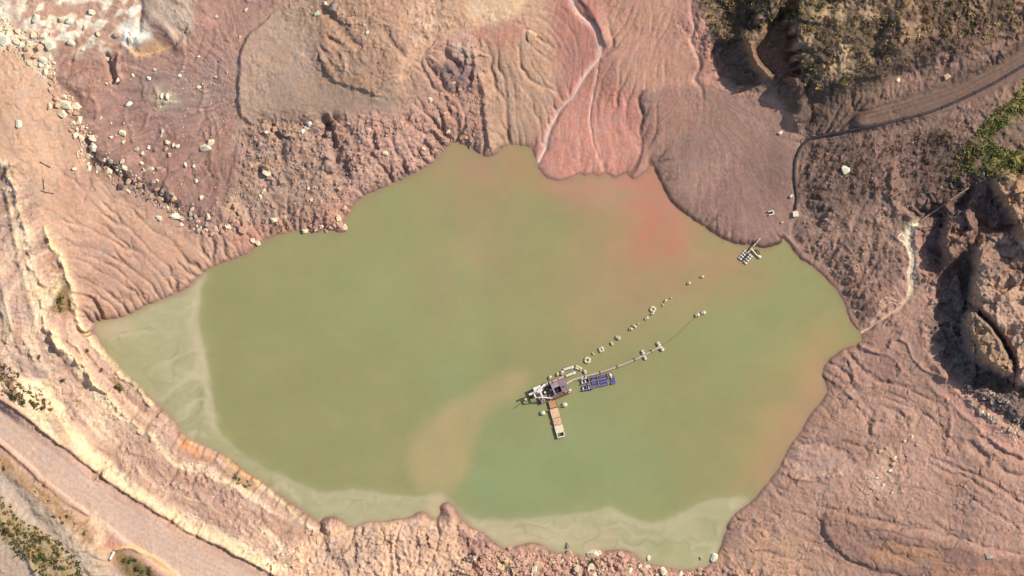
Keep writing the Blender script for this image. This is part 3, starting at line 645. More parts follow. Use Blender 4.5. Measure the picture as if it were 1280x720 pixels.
# right slopes
paint((156,122,103), [(990,170),(1030,172),(1080,158),(1180,140),(1260,120),(1300,110),(1300,230),(1220,240),(1160,270),(1130,290),(1120,360),(1072,404),(1040,350),(992,300),(996,230)], 9, 1.0, .97)
paint((128,100,86), [(1000,190),(1060,190),(1070,230),(1050,270),(1010,270)], 20, 1.5, .7, .4, 31)
paint((158,116,102), [(1060,170),(1130,170),(1130,230),(1090,240)], 20, 1.5, .6, .3, 32)
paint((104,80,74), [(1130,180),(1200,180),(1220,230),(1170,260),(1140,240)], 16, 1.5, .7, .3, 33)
paint((146,140,62), [(1280,100),(1260,130),(1236,150),(1222,170),(1222,190),(1250,214),(1300,222),(1300,196),(1250,186),(1240,170),(1270,150),(1300,124)], 9, 1.2, .9, .3, 34)
paint((126,104,82), [(1240,160),(1300,140),(1300,190),(1256,184)], 10, 1.2, .8)
paint((160,118,100), [(1060,330),(1120,350),(1120,384),(1076,410),(1060,380)], 12, 1.2, .6, .3, 35)
brush((250,232,196), CASC[:3], 4.5, .6, 1.0); brush((246,216,176), CASC[2:9], 4.2, .9, .9, .25, 6); brush((228,180,146), CASC[8:], 4.5, .9, .7, .3, 7)
brush((218,164,134), [(1120,360),(1106,380),(1096,392),(1090,402)], 4, 1.2, .6, .3)
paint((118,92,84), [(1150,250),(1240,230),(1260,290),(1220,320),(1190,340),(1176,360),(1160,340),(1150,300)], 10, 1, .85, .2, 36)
paint((156,120,96), [(1176,282),(1200,272),(1212,286),(1200,316),(1184,322)], 8, 1, .7, .3, 37)
paint((174,136,104), [(1249,214),(1240,236),(1250,252),(1264,274),(1276,298),(1330,310),(1330,210)], 5, .4, .97)
paint((190,152,126), [(1216,310),(1260,300),(1330,320),(1330,480),(1280,480),(1262,446),(1230,402),(1212,380)], 9, .8, .95)
paint((138,106,90), [(1220,310),(1270,310),(1300,350),(1250,350)], 16, 1.3, .7, .3, 38)
paint((126,110,100), [(1216,380),(1232,392),(1254,420),(1270,452),(1262,462),(1244,430),(1226,404)], 6, .5, .9)
paint((120,104,96), [(1160,400),(1210,330),(1215,400),(1250,466),(1262,486),(1190,480)], 8, .5, .9)
paint((176,142,108), [(1206,400),(1214,388),(1226,400),(1240,416),(1252,438),(1258,458),(1250,466),(1232,456),(1216,438)], 5, .6, .95)
paint((128,108,96), [(1205,484),(1230,480),(1300,500),(1300,570),(1250,540)], 8, 1, .9)
# lower right
paint((172,132,112), [(1076,414),(1110,396),(1150,420),(1180,470),(1230,510),(1300,570),(1330,740),(880,740),(900,690),(930,634),(980,572),(1030,500),(1034,450)], 8, .8, .97)
paint((180,140,118), [(1000,560),(1060,560),(1080,600),(1040,640),(980,660),(940,640)], 24, 1.4, .7)
paint((162,122,106), [(1080,450),(1116,444),(1126,462),(1110,478),(1090,470)], 6, .7, .8)
paint((190,146,124), [(1080,520),(1180,520),(1300,590),(1300,700),(1150,670),(1090,640),(1070,580)], 24, 1.4, .85)
paint((148,112,96), LOBE, 6, .5, .85); paint((172,126,92), [(1096,684),(1130,680),(1166,686),(1168,702),(1100,704)], 7, .8, .8)
paint((176,126,100), [(1168,700),(1230,706),(1300,716),(1300,740),(1180,740)], 8, 1, .7)
paint((178,138,118), [(1090,590),(1200,580),(1220,640),(1120,650)], 24, 1.6, .6, .4, 39)
paint((222,182,146), [(1096,556),(1116,556),(1122,590),(1112,620),(1072,618),(1090,590)], 12, 1.6, .6, .8, 40, 7)
paint((196,152,118), [(900,690),(960,660),(1020,680),(1040,740),(880,740)], 16, 1.3, .7, .2, 41)
paint((206,152,128), [(1190,480),(1240,512),(1290,560),(1280,580),(1220,540),(1180,500)], 9, 1, .7, .3, 42)
# bottom bank
paint((224,180,144), [(390,664),(430,656),(500,650),(560,650),(600,668),(590,700),(600,740),(380,740),(370,700)], 9, 1, .95)
paint((176,148,126), [(400,680),(470,660),(476,690),(440,720),(410,710)], 14, 1.3, .7, .4, 43)
paint((194,148,124), [(580,660),(620,684),(700,690),(800,702),(900,706),(900,740),(600,740),(586,700)], 9, 1.2, .95)
paint((168,126,112), [(572,652),(604,668),(612,690),(590,700),(574,680)], 9, 1, .7, .3, 44)
paint((246,212,150), [(622,696),(640,700),(640,712),(626,708)], 5, .8, .9)
paint((170,134,118), [(520,660),(544,664),(544,690),(520,690)], 8, 1.4, .6, .5, 45)
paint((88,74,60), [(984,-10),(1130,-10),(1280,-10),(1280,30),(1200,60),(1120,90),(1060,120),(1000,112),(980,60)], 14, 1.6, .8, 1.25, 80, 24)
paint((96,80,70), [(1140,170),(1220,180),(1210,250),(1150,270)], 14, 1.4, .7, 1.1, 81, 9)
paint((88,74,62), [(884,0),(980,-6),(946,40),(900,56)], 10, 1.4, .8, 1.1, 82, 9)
# darker mottled patches on the right slopes and the terrace
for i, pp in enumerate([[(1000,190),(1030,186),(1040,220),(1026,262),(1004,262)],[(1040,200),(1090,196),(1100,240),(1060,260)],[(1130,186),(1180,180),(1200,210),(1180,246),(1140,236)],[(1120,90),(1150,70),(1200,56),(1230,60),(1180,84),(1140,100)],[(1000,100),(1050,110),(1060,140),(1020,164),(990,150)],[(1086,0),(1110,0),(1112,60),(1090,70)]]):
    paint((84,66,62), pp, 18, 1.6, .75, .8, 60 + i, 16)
paint((110,86,74), [(1070,150),(1130,130),(1200,100),(1290,50),(1290,70),(1200,122),(1120,152)], 8, .6, .6, .3, 67)
paint((176,144,124), [(310,152),(420,158),(424,250),(340,286),(270,280),(300,220)], 24, 1.5, .6, .5, 68, 20)
paint((206,170,146), [(330,30),(380,40),(390,110),(330,140),(306,100)], 20, 1.5, .35, .4, 69, 20)
paint((174,134,114), [(1150,600),(1220,596),(1290,630),(1290,684),(1200,668),(1140,650)], 20, 1.5, .7, .4, 70, 24)
paint((156,120,100), [(1050,540),(1100,536),(1120,556),(1080,576),(1046,566)], 12, 1.4, .65, .3, 71, 18)
paint((172,132,110), [(1170,520),(1240,550),(1280,590),(1230,590),(1170,560)], 14, 1.3, .6, .3, 72, 18)
paint((200,160,138), [(1006,556),(1050,566),(1056,592),(1010,600),(986,594)], 10, 1.3, .6)
paint((130,102,86), [(1010,130),(1070,130),(1140,86),(1300,30),(1300,120),(1240,150),(1210,190),(1210,240),(1150,264),(1090,240),(1010,230)], 24, 1.5, .5, .3, 90, 26)
# ---- shared variation: mineral mottling, rills with pale silt, wet rim at the waterline
v1 = fbm(X, Y, 60, 3, 501); v2 = fbm(X, Y, 11, 4, 521, .6); v3 = fbm(X, Y, 4.6, 2, 541)
q1 = perlin(X / f32(1.7), Y / f32(1.7), 561)
amt = np.clip(AMP * .5, .35, 1.1)
lum = 1 + .10 * v1 + amt * (.26 * v2 * (.5 + patch) + .34 * v3 * (.35 + .65 * patch) + .11 * q1) + .22 * BED
cm = np.clip(BED2 * 3.2 - .1, 0, 1)[..., None] * .55; C3 = C3 * (1 - cm) + soil((246,216,170)) * cm
cm = np.clip(-BED2 * 3.2 - .15, 0, 1)[..., None] * .6; C3 = C3 * (1 - cm) + soil((170,130,106)) * cm
lum = lum + SPM * (.55 * LIGHT - .40 * DARK) + .42 * STK - .22 * CRK
C3 *= np.clip(lum, .35, 1.9)[..., None]
hue = fbm(X, Y, 26, 3, 581)
C3 *= np.stack([1 + .05 * hue, np.ones_like(hue), 1 - .10 * hue], -1)
dust = (.04 + .22 * np.clip(fbm(X, Y, 15, 3, 591) * 2 + .15, 0, 1))[..., None]
C3 = (C3 * (1 - dust) + (C3 @ np.array([.3, .55, .15], f32))[..., None] * np.array([1.20, .97, .78], f32) * dust).astype(f32)
silt = np.clip(FL - .45, 0, 1) * 1.3 * np.clip(ERO, 0, 1)
C3 *= (1 + .30 * silt - .25 * np.clip(-EROD * .25, 0, 1) + .10 * np.clip(EROD * .3, 0, 1))[..., None]
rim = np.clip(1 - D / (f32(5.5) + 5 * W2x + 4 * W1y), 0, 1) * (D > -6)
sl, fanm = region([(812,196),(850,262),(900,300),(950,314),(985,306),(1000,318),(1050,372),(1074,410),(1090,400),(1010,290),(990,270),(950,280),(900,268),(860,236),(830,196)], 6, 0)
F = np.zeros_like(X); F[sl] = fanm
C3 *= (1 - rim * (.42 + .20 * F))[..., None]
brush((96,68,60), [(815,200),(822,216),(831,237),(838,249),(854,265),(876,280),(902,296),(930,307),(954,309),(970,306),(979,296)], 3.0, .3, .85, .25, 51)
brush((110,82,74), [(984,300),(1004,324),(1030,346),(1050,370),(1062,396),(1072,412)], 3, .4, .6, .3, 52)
C3 = np.clip(C3, .012, .82)

# ------------------------------------------------------------------ meshes and materials
def mat(name, colr, rough=.85, metal=0.0, spec=.3, var=.12, scale=1.5, bump=0.0):
    m = bpy.data.materials.new(name); m.use_nodes = True
    nt = m.node_tree; b = nt.nodes['Principled BSDF']
    b.inputs['Roughness'].default_value = rough; b.inputs['Metallic'].default_value = metal
    b.inputs['Specular IOR Level'].default_value = spec
    tc = nt.nodes.new('ShaderNodeTexCoord'); no = nt.nodes.new('ShaderNodeTexNoise')
    no.inputs['Scale'].default_value = scale; no.inputs['Detail'].default_value = 5
    nt.links.new(tc.outputs['Object'], no.inputs['Vector'])
    mr = nt.nodes.new('ShaderNodeMapRange'); mr.inputs[1].default_value = .3; mr.inputs[2].default_value = .7
    mr.inputs[3].default_value = 1 - var * 2; mr.inputs[4].default_value = 1 + var
    nt.links.new(no.outputs['Fac'], mr.inputs[0])
    vm = nt.nodes.new('ShaderNodeVectorMath'); vm.operation = 'SCALE'
    if isinstance(colr, str):
        at = nt.nodes.new('ShaderNodeAttribute'); at.attribute_name = colr
        nt.links.new(at.outputs['Color'], vm.inputs[0])
    else:
        vm.inputs[0].default_value = [float(q) for q in colr]
    nt.links.new(mr.outputs[0], vm.inputs['Scale']); nt.links.new(vm.outputs[0], b.inputs['Base Color'])
    if bump:
        bp = nt.nodes.new('ShaderNodeBump'); bp.inputs['Strength'].default_value = bump; bp.inputs['Distance'].default_value = .2
        nt.links.new(no.outputs['Fac'], bp.inputs['Height']); nt.links.new(bp.outputs[0], b.inputs['Normal'])
    return m

def link(ob, parent=None, label=None, cat=None, group=None, kind=None):
    COL.objects.link(ob)
    if parent is not None: ob.parent = parent
    if label: ob['label'] = label
    if cat: ob['category'] = cat
    if group: ob['group'] = group
    if kind: ob['kind'] = kind
    return ob

def grid_mesh(name, keep, Z, col, sx=1):
    """quads of the survey grid where keep is true"""
    yy, xx = np.nonzero(keep)
    used = np.zeros(Z.shape, bool)
    for dy in (0, 1):
        for dx in (0, 1): used[yy + dy, xx + dx] = True
    idx = np.full(Z.shape, -1, np.int64); idx[used] = np.arange(used.sum())
    co = np.stack([(gx[used] - 640) * S, (360 - gy[used]) * S, Z[used] * S], -1).astype(f32)
    quads = np.stack([idx[yy + 1, xx], idx[yy + 1, xx + 1], idx[yy, xx + 1], idx[yy, xx]], -1)
    me = bpy.data.meshes.new(name)
    me.vertices.add(len(co)); me.vertices.foreach_set('co', co.ravel())
    n = len(quads); me.loops.add(n * 4); me.polygons.add(n)
    me.loops.foreach_set('vertex_index', quads.ravel().astype(np.int32))
    me.polygons.foreach_set('loop_start', (np.arange(n) * 4).astype(np.int32))
    at = me.attributes.new('soil', 'FLOAT_COLOR', 'POINT')
    c4 = np.ones((len(co), 4), f32); c4[:, :3] = col[used]
    at.data.foreach_set('color', c4.ravel())
    me.polygons.foreach_set('use_smooth', np.ones(n, bool))
    me.update(calc_edges=True)
    return me
gx, gy = X, Y
keep = (D[:-1, :-1] > -16)
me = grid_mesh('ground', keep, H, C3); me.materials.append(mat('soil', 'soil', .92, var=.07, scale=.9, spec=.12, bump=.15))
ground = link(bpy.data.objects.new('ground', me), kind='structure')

# ------------------------------------------------------------------ pond
wx_ = np.arange(100, 1100, 1.6, dtype=f32); wy_ = np.arange(166, 730, 1.6, dtype=f32)
gx, gy = np.meshgrid(wx_, wy_)
ii = np.clip((gx - NX0).astype(int), 0, ww - 1); jj = np.clip((gy - NY0).astype(int), 0, hh - 1)
DW = D[IY:IY + 753, IX:IX + 1313][jj, ii]
sw_x = fbm(gx, gy, 70, 4, 601); sw_y = fbm(gx, gy, 70, 4, 621)
f_x = fbm(gx, gy, 22, 3, 641); f_y = fbm(gx, gy, 22, 3, 661)
CW = np.empty(gx.shape + (3,), f32); CW[:] = alb((154,148,98))
def wpaint(col, pts, feather=20, wa=10.0, wb=3.0, k=1.0, streak=0.0, seed=0):
    P = crom(pts, True, 3); x = gx + sw_x * wa + f_x * wb; y = gy + sw_y * wa + f_y * wb
    d = seg_dist(x, y, P, True); d = np.where(inside(x, y, P), d, -d)
    m = sstep(d / f32(feather) * f32(.5) + f32(.5)) * f32(k)
    if streak:
        n = fbm(x * .5 + y * .12, y * 1.4 - x * .1, 16, 4, 680 + seed); m = m * np.clip(1 - streak + streak * 2 * (n + .45), 0, 1)
    CW[:] = CW * (1 - m[..., None]) + alb(col) * m[..., None]
wpaint((166,148,104), [(330,310),(560,190),(640,190),(700,240),(820,330),(760,420),(560,400),(400,340)], 90, 20, 6, .4)
wpaint((176,144,110), [(520,210),(600,190),(640,200),(620,300),(600,360),(540,390),(530,330),(570,280)], 60, 26, 8, .55)
wpaint((182,138,108), [(540,205),(580,185),(640,184),(640,230),(590,230)], 34, 12, 4, .6)
wpaint((152,156,103), [(430,280),(520,260),(560,330),(620,420),(560,460),(440,420),(360,360)], 90, 20, 6, .5)
wpaint((148,155,105), [(560,460),(640,520),(720,500),(820,560),(800,640),(700,640),(600,650),(560,600)], 60, 20, 8, .85)
wpaint((144,155,106), [(570,600),(640,570),(690,600),(690,640),(600,648)], 40, 14, 5, .6)
wpaint((156,156,102), [(980,330),(1040,370),(1050,410),(960,460),(860,440),(880,360)], 60, 18, 6, .65)
wpaint((186,150,104), [(1040,420),(1036,480),(1010,530),(970,580),(930,620),(930,560),(980,480),(1010,430)], 60, 14, 8, .9)
wpaint((190,142,112), [(1034,460),(1026,510),(996,556),(960,604),(950,590),(990,530),(1014,470)], 22, 6, 4, .7)
wpaint((180,144,104), [(770,250),(850,260),(930,310),(930,350),(850,370),(770,350),(740,290)], 60, 18, 6, .9)
wpaint((184,142,110), [(690,220),(790,220),(800,260),(720,262)], 26, 8, 5, .9)
wpaint((190,132,104), [(792,214),(818,210),(836,246),(866,276),(862,310),(846,330),(818,340),(798,322),(796,270)], 30, 12, 8, .95, .25, 12)
wpaint((196,128,104), [(796,226),(816,226),(832,258),(846,286),(836,310),(810,310),(802,270)], 30, 10, 8, .6, .4, 9)
wpaint((200,132,110), [(776,222),(800,214),(820,214),(836,242),(848,262),(838,268),(812,256),(790,240)], 14, 6, 6, .8, .25, 13)
wpaint((192,140,114), [(680,224),(740,222),(790,222),(800,244),(740,246),(690,240)], 14, 6, 7, .6, .5, 14)
wpaint((180,142,108), [(744,300),(800,330),(880,330),(900,350),(820,380),(740,420),(720,380)], 60, 18, 8, .6)
wpaint((186,140,100), [(660,200),(690,226),(680,244),(650,230),(640,190)], 22, 6, 4, .6)
# dredge plume drifting to the lower left
wpaint((178,158,110), [(650,460),(662,474),(640,500),(606,520),(592,560),(576,600),(548,622),(524,610),(514,580),(524,546),(556,512),(596,486),(622,470)], 12, 8, 5, .95, .12, 7)
wpaint((184,160,114), [(586,500),(570,530),(562,580),(546,608),(530,600),(524,570),(530,540),(560,510)], 26, 12, 9, .55, .6, 8)
wpaint((158,158,104), [(566,330),(592,330),(600,380),(606,420),(590,430),(572,390)], 26, 14, 6, .6)
wpaint((192,128,92), [(594,320),(606,318),(608,328),(596,330)], 8, 3, 3, .3)
# pale silt shelf under shallow water along the left and the bottom
SHELF = [(246,340),(250,360),(249,390),(254,430),(262,470),(268,505),(270,530),(286,552),(308,572),(340,590),(372,603),(402,614),(440,612),(480,616),(524,621),(544,618),(560,622),(576,640),
 (600,649),(640,652),(670,646),(704,643),(740,641),(764,634),(780,642),(800,650),(822,652),(846,644),(866,634),(890,625),(926,622),(940,640),(900,720),(700,720),(560,700),(380,680),(220,580),(100,440),(90,390)]
wpaint((190,176,136), SHELF, 3.5, 3, 2.5, .98)
wpaint((176,168,124), SHELF, 18, 5, 4, .8, .9, 1)
wpaint((168,160,116), [(120,420),(150,420),(200,470),(250,520),(300,570),(380,630),(430,650),(380,650),(280,580),(200,520),(130,450)], 10, 6, 4, .7, .5, 2)
wpaint((204,184,146), [(240,350),(250,352),(250,400),(256,440),(266,490),(272,540),(256,520),(250,470),(240,420)], 9, 6, 6, .55, .6, 10)
wpaint((206,178,144), [(130,402),(160,400),(166,416),(150,424),(130,420)], 10, 5, 4, .6)
wpaint((206,182,140), [(540,618),(552,618),(556,634),(550,648),(534,646),(534,630)], 6, 2, 2, .8)
wpaint((204,180,142), [(580,652),(700,662),(780,666),(812,690),(800,700),(700,692),(620,684)], 12, 6, 5, .55, .8, 3)
wpaint((206,188,146), [(830,656),(860,652),(880,660),(876,690),(850,690)], 16, 10, 8, .6, .9, 4)
wpaint((164,162,112), [(780,670),(850,660),(890,650),(880,690),(850,704),(810,690)], 16, 10, 8, .55, .8, 5)
wpaint((150,138,100), [(248,490),(254,486),(256,504),(250,516),(244,520),(246,506)], 5, 4, 3, .6)
# drifting scum: thin pale and dark filaments over the shelves and the plumes
P_ = crom(SHELF, True, 3); dS = seg_dist(gx, gy, P_, True); dS = np.where(inside(gx, gy, P_), dS, -dS); shm = sstep((dS + 4) / f32(12))
fx_ = gx + 30 * sw_x + 10 * f_x; fy_ = gy + 30 * sw_y + 10 * f_y
for wl_, sd_, colr, kk, th_ in ((44, 801, (208,196,156), .5, .72), (40, 811, (150,148,104), .5, .84), (24, 821, (204,192,150), .3, .78)):
    fil = np.clip((1 - np.abs(perlin(fx_ * f32(.7 / wl_), fy_ * f32(1.3 / wl_), sd_)) * 1.6 - th_) / (1 - th_), 0, 1) * shm * kk * np.clip(fbm(gx, gy, 60, 2, sd_ + 3) * 2 + .6, 0, 1)
    CW = CW * (1 - fil[..., None]) + alb(colr) * fil[..., None]
CW = CW.astype(f32)
fil = np.clip((1 - np.abs(perlin(fx_ / f32(90), fy_ / f32(55), 831)) * 1.6 - .55) / .45, 0, 1) * .09 * (1 - shm)
CW = (CW * (1 - fil[..., None]) + alb((178,162,112)) * fil[..., None]).astype(f32)
fil = np.clip((1 - np.abs(perlin(fx_ / f32(70), fy_ / f32(100), 841)) * 1.6 - .6) / .4, 0, 1) * .18 * (1 - shm)
CW = (CW * (1 - fil[..., None]) + alb((140,150,102)) * fil[..., None]).astype(f32)
nW = np.clip(1 + .05 * fbm(gx * .6, gy, 46, 4, 701) + .03 * fbm(gx, gy, 8, 3, 721), .8, 1.2)
CW *= nW[..., None]
# stirred mud within a few steps of the bank
mud = np.clip(np.clip(1 + DW / (f32(7) + 5 * f_x), 0, 1) ** 1.5 * .6, 0, 1)
bankc = C3[IY:IY + 753, IX:IX + 1313][jj, ii]
CW = (CW * (1 - mud[..., None]) + (.5 * alb((176,140,112)) + .5 * np.clip(bankc, 0, .5)) * mud[..., None]).astype(f32)
me = grid_mesh('pond_water', (DW < 7)[:-1, :-1], np.zeros_like(gx), CW)
wm = mat('murky_water', 'soil', .32, var=.02, scale=.05, spec=.25)
nt = wm.node_tree; b = nt.nodes['Principled BSDF']; b.inputs['IOR'].default_value = 1.33
no = nt.nodes.new('ShaderNodeTexNoise'); no.inputs['Scale'].default_value = .9; no.inputs['Detail'].default_value = 3
tc = nt.nodes.new('ShaderNodeTexCoord'); nt.links.new(tc.outputs['Object'], no.inputs['Vector'])
bp = nt.nodes.new('ShaderNodeBump'); bp.inputs['Strength'].default_value = .12; bp.inputs['Distance'].default_value = .1
nt.links.new(no.outputs['Fac'], bp.inputs['Height']); nt.links.new(bp.outputs[0], b.inputs['Normal'])
me.materials.append(wm)
pond = link(bpy.data.objects.new('pond_water', me), kind='structure')
# ------------------------------------------------------------------ builders for separate things
def obj_from_bm(name, bm, material, parent=None, smooth=False, **kw):
    me = bpy.data.meshes.new(name); bm.to_mesh(me); bm.free()
    if material is not None: me.materials.append(material)
    if smooth: me.polygons.foreach_set('use_smooth', np.ones(len(me.polygons), bool))
    return link(bpy.data.objects.new(name, me), parent, **kw)
def empty(name, loc, rz=0.0, **kw):
    ob = bpy.data.objects.new(name, None); ob.empty_display_size = .5
    ob.location = loc; ob.rotation_euler = (0, 0, rz)
    return link(ob, **kw)
def bbox(bm, x0, x1, y0, y1, z0, z1, bev=0.0):
    """box in plan units, local frame"""
    r = bmesh.ops.create_cube(bm, size=1.0)
    for v in r['verts']:
        v.co = Vector(((x0 + x1) / 2 + v.co.x * (x1 - x0), (y0 + y1) / 2 + v.co.y * (y1 - y0), (z0 + z1) / 2 + v.co.z * (z1 - z0))) * S
    if bev:
        es = list({e_ for v in r['verts'] for e_ in v.link_edges})
        bmesh.ops.bevel(bm, geom=es, offset=bev * S, segments=2, affect='EDGES')
def btube(bm, pts, r, seg=8, closed_ends=True):
    """swept tube through local points (plan units)"""
    P = [Vector(p) * S for p in pts]; rings = []
    for i, p in enumerate(P):
        t = (P[min(i + 1, len(P) - 1)] - P[max(i - 1, 0)]).normalized()
        up_ = Vector((0, 0, 1)) if abs(t.z) < .9 else Vector((1, 0, 0))
        n = t.cross(up_).normalized(); b_ = n.cross(t)
        rr = (r[i] if isinstance(r, (list, tuple)) else r) * S
        rings.append([bm.verts.new(p + (n * math.cos(2 * math.pi * k / seg) + b_ * math.sin(2 * math.pi * k / seg)) * rr) for k in range(seg)])
    for a_, c_ in zip(rings, rings[1:]):
        for k in range(seg): bm.faces.new((a_[k], a_[(k + 1) % seg], c_[(k + 1) % seg], c_[k]))
    if closed_ends:
        bm.faces.new(rings[0][::-1]); bm.faces.new(rings[-1])
def bdrum(bm, p, q, r, seg=12):
    """ribbed drum lying from p to q"""
    p = Vector(p); q = Vector(q); d = q - p
    ts = [0, .02, .05, .3, .33, .36, .64, .67, .70, .95, .98, 1]; rs = [.86, .97, 1, 1, 1.07, 1, 1, 1.07, 1, 1, .97, .86]
    btube(bm, [p + d * t for t in ts], [r * k for k in rs], seg)
def bcapsule(bm, p, q, r, seg=10):
    p = Vector(p); q = Vector(q); d = (q - p); L = d.length; u = d.normalized()
    pts, rs = [], []
    for k in range(5):
        a_ = math.pi / 2 * k / 4; pts.append(p + u * (r - r * math.cos(a_))); rs.append(max(.12 * r, r * math.sin(a_)))
    for k in range(4, -1, -1):
        a_ = math.pi / 2 * k / 4; pts.append(q - u * (r - r * math.cos(a_))); rs.append(max(.12 * r, r * math.sin(a_)))
    btube(bm, pts, rs, seg)

M = dict(
 cream=mat('cream_paint', alb((228,216,184)), .6, var=.14, scale=1.2), white=mat('white_paint', alb((244,234,220)), .5, var=.14, scale=1.0),
 pale=mat('weathered_float', alb((226,212,170)), .7, var=.18, scale=1.5), rust=mat('rusty_steel', alb((128,82,64)), .8, var=.3, scale=1.2),
 dark=mat('dark_steel', alb((74,66,66)), .6, var=.2), roof=mat('mauve_sheet_roof', alb((168,146,146)), .6, var=.15, scale=.8),
 pinkb=mat('pink_primer', alb((224,174,152)), .7, var=.16), hull=mat('brown_hull', alb((140,104,86)), .75, var=.25), deck=mat('deck_plate', alb((150,124,110)), .75, var=.25),
 copper=mat('copper_plate', alb((212,156,116)), .7, var=.14, scale=1.6), tan=mat('tan_plate', alb((240,196,150)), .7, var=.12, scale=1.6),
 orange=mat('orange_plate', alb((232,184,146)), .7, var=.14, scale=1.6), ivory=mat('ivory_plate', alb((246,224,190)), .7, var=.12, scale=1.6),
 red=mat('red_fender', alb((150,60,50)), .6), purple=mat('faded_blue_drum', alb((112,106,158)), .5, var=.14, scale=2), blue=mat('blue_drum', alb((70,74,132)), .45, var=.16, scale=2),
 glass=mat('dark_glass', alb((40,44,50)), .15, spec=.5), pipe=mat('grey_pipe', alb((198,178,150)), .6, var=.16), black=mat('black_pipe', alb((84,74,74)), .5, var=.18, scale=.5),
 rope=mat('brown_rope', alb((164,132,96)), .9), timber=mat('grey_timber', alb((160,140,124)), .85, var=.2), branch=mat('dead_branch', alb((92,62,46)), .9),
)

# ------------------------------------------------------------------ streams
def ribbon(name, pts, wid, material, lift=.12):
    P = crom(pts, False, 6); bm = bmesh.new(); prev = None
    for i, p in enumerate(P):
        t = P[min(i + 1, len(P) - 1)] - P[max(i - 1, 0)]; t = t / (np.hypot(*t) + 1e-9); n = np.array([-t[1], t[0]])
        w = wid * (.75 + .5 * float(perlin(np.array([i * .23], f32), np.array([.5], f32), 9)[0] + .5))
        row = []
        hc = hz(*p)
        for k in (-1, -.5, 0, .5, 1):
            q = p + n * w * k; row.append(bm.verts.new(wp(q[0], q[1], hz(*q) * .5 + hc * .5 + lift)))
        if prev:
            for k in range(4): bm.faces.new((prev[k], prev[k + 1], row[k + 1], row[k]))
        prev = row
    return obj_from_bm(name, bm, material, None, True, kind='structure')
silt_m = mat('milky_stream', alb((250,214,190)), .35, var=.1, scale=.4, spec=.3)
ribbon('stream', STREAM, 1.05, silt_m); ribbon('stream', S2[:6], .5, silt_m)
fall_m = mat('white_cascade', alb((248,226,190)), .5, var=.16, scale=.8, spec=.3)
thin_m = mat('silty_trickle', alb((230,188,156)), .5, var=.12, scale=.8)
ribbon('stream', CASC[:9], 1.3, fall_m, .3)
ribbon('stream', [(1141,284),(1136,291),(1126,292),(1122,298),(1130,304),(1134,314),(1137,328),(1133,342)], .9, fall_m, .25)
ribbon('stream', [(1139,340),(1136,352),(1141,362),(1134,374),(1122,380),(1112,378),(1102,386),(1094,398),(1086,404)], .6, thin_m, .2)
ribbon('stream', [(1128,380),(1116,374),(1106,372),(1098,382),(1100,392),(1090,398)], .5, thin_m, .2)
ribbon('stream', CASC[8:], 1.0, mat('silty_runoff', alb((236,196,160)), .4, var=.1, scale=.5), .12)

# ------------------------------------------------------------------ boulders
def rock_mesh(name, seed, material, n=17, flat_=.72, squash=1.0):
    r = np.random.default_rng(seed); v = r.normal(size=(n, 3)); v /= np.linalg.norm(v, axis=1)[:, None]
    v = np.sign(v) * np.abs(v) ** .8; v *= (.62 + .38 * r.random((n, 1))); v[:, 2] *= flat_; v[:, 1] *= squash
    bm = bmesh.new()
    for p in v: bm.verts.new(p)
    res = bmesh.ops.convex_hull(bm, input=bm.verts)
    for g in res['geom_interior']:
        if isinstance(g, bmesh.types.BMVert) and g.is_valid: bm.verts.remove(g)
    me = bpy.data.meshes.new(name); bm.to_mesh(me); bm.free(); me.materials.append(material)
    return me
def rmat(name, c): return mat(name, alb(c), .9, var=.16, scale=1.3, spec=.15, bump=.3)
TONE = dict(cream=rmat('cream_stone', (254,232,190)), white=rmat('white_stone', (255,242,208)), pink=rmat('pink_stone', (206,158,136)), grey=rmat('grey_stone', (196,174,154)),
            tan=rmat('tan_stone', (226,182,146)), dark=rmat('dark_stone', (120,98,90)), green=rmat('greenish_stone', (206,214,176)))
ROCK = {t: [rock_mesh('boulder', 40 + i * 7 + k, m_, squash=(1, .8, .62, .9)[k], flat_=(.55, .5, .42, .62)[k]) for k in range(4)] for i, (t, m_) in enumerate(TONE.items())}
rk = np.random.default_rng(99)
PLACED = []
GROUPED = []
TONE_W = dict(cream='cream', white='white', pink='pink', grey='grey', tan='tan', dark='dark brown', green='greenish', olive='olive', yellow='dry yellow', brown='dry brown', lime='lime green')
def finish_labels():
    """size, tone and place along the group tell near twins apart"""
    by = {}
    for rec in GROUPED: by.setdefault(rec[5], []).append(rec)
    for lab, L in by.items():
        xs_ = np.array([q[1] for q in L]); ys_ = np.array([q[2] for q in L]); ss = np.array([q[3] for q in L])
        wide = np.ptp(xs_) >= np.ptp(ys_); k_ = xs_ if wide else ys_
        lo, hi = np.quantile(k_, [.34, .67]); s1, s2 = np.quantile(ss, [.3, .75])
        for q, kv in zip(L, k_):
            size = 'small' if q[3] <= s1 else ('large' if q[3] >= s2 else 'middling')
            pos = ('at the left end' if kv < lo else 'in the middle' if kv < hi else 'at the right end') if wide else ('at the upper end' if kv < lo else 'in the middle' if kv < hi else 'at the lower end')
            q[0]['label'] = f'{size} {TONE_W[q[4]]} {lab}, {pos}'
def boulder(x, y, s, tone='cream', label=None, group=None, rot=None, var=None, sink=.3):
    me = ROCK[tone][rk.integers(4) if var is None else var]
    ob = bpy.data.objects.new('boulder', me)
    ob.location = wp(x, y, max(hz(x, y), -.3) + s * .5 * (.55 - sink))
    ob.scale = (s * .68 * S,) * 3
    ob.rotation_euler = (rk.normal() * .15, rk.normal() * .15, rk.random() * 6.28 if rot is None else rot)
    PLACED.append((x, y, s))
    if label and label[0] == '*':
        GROUPED.append((ob, x, y, s, tone, label[1:])); label = label[1:]
    return link(ob, None, label, 'boulder', group)
G1 = 'cream boulders heaped at the upper left'
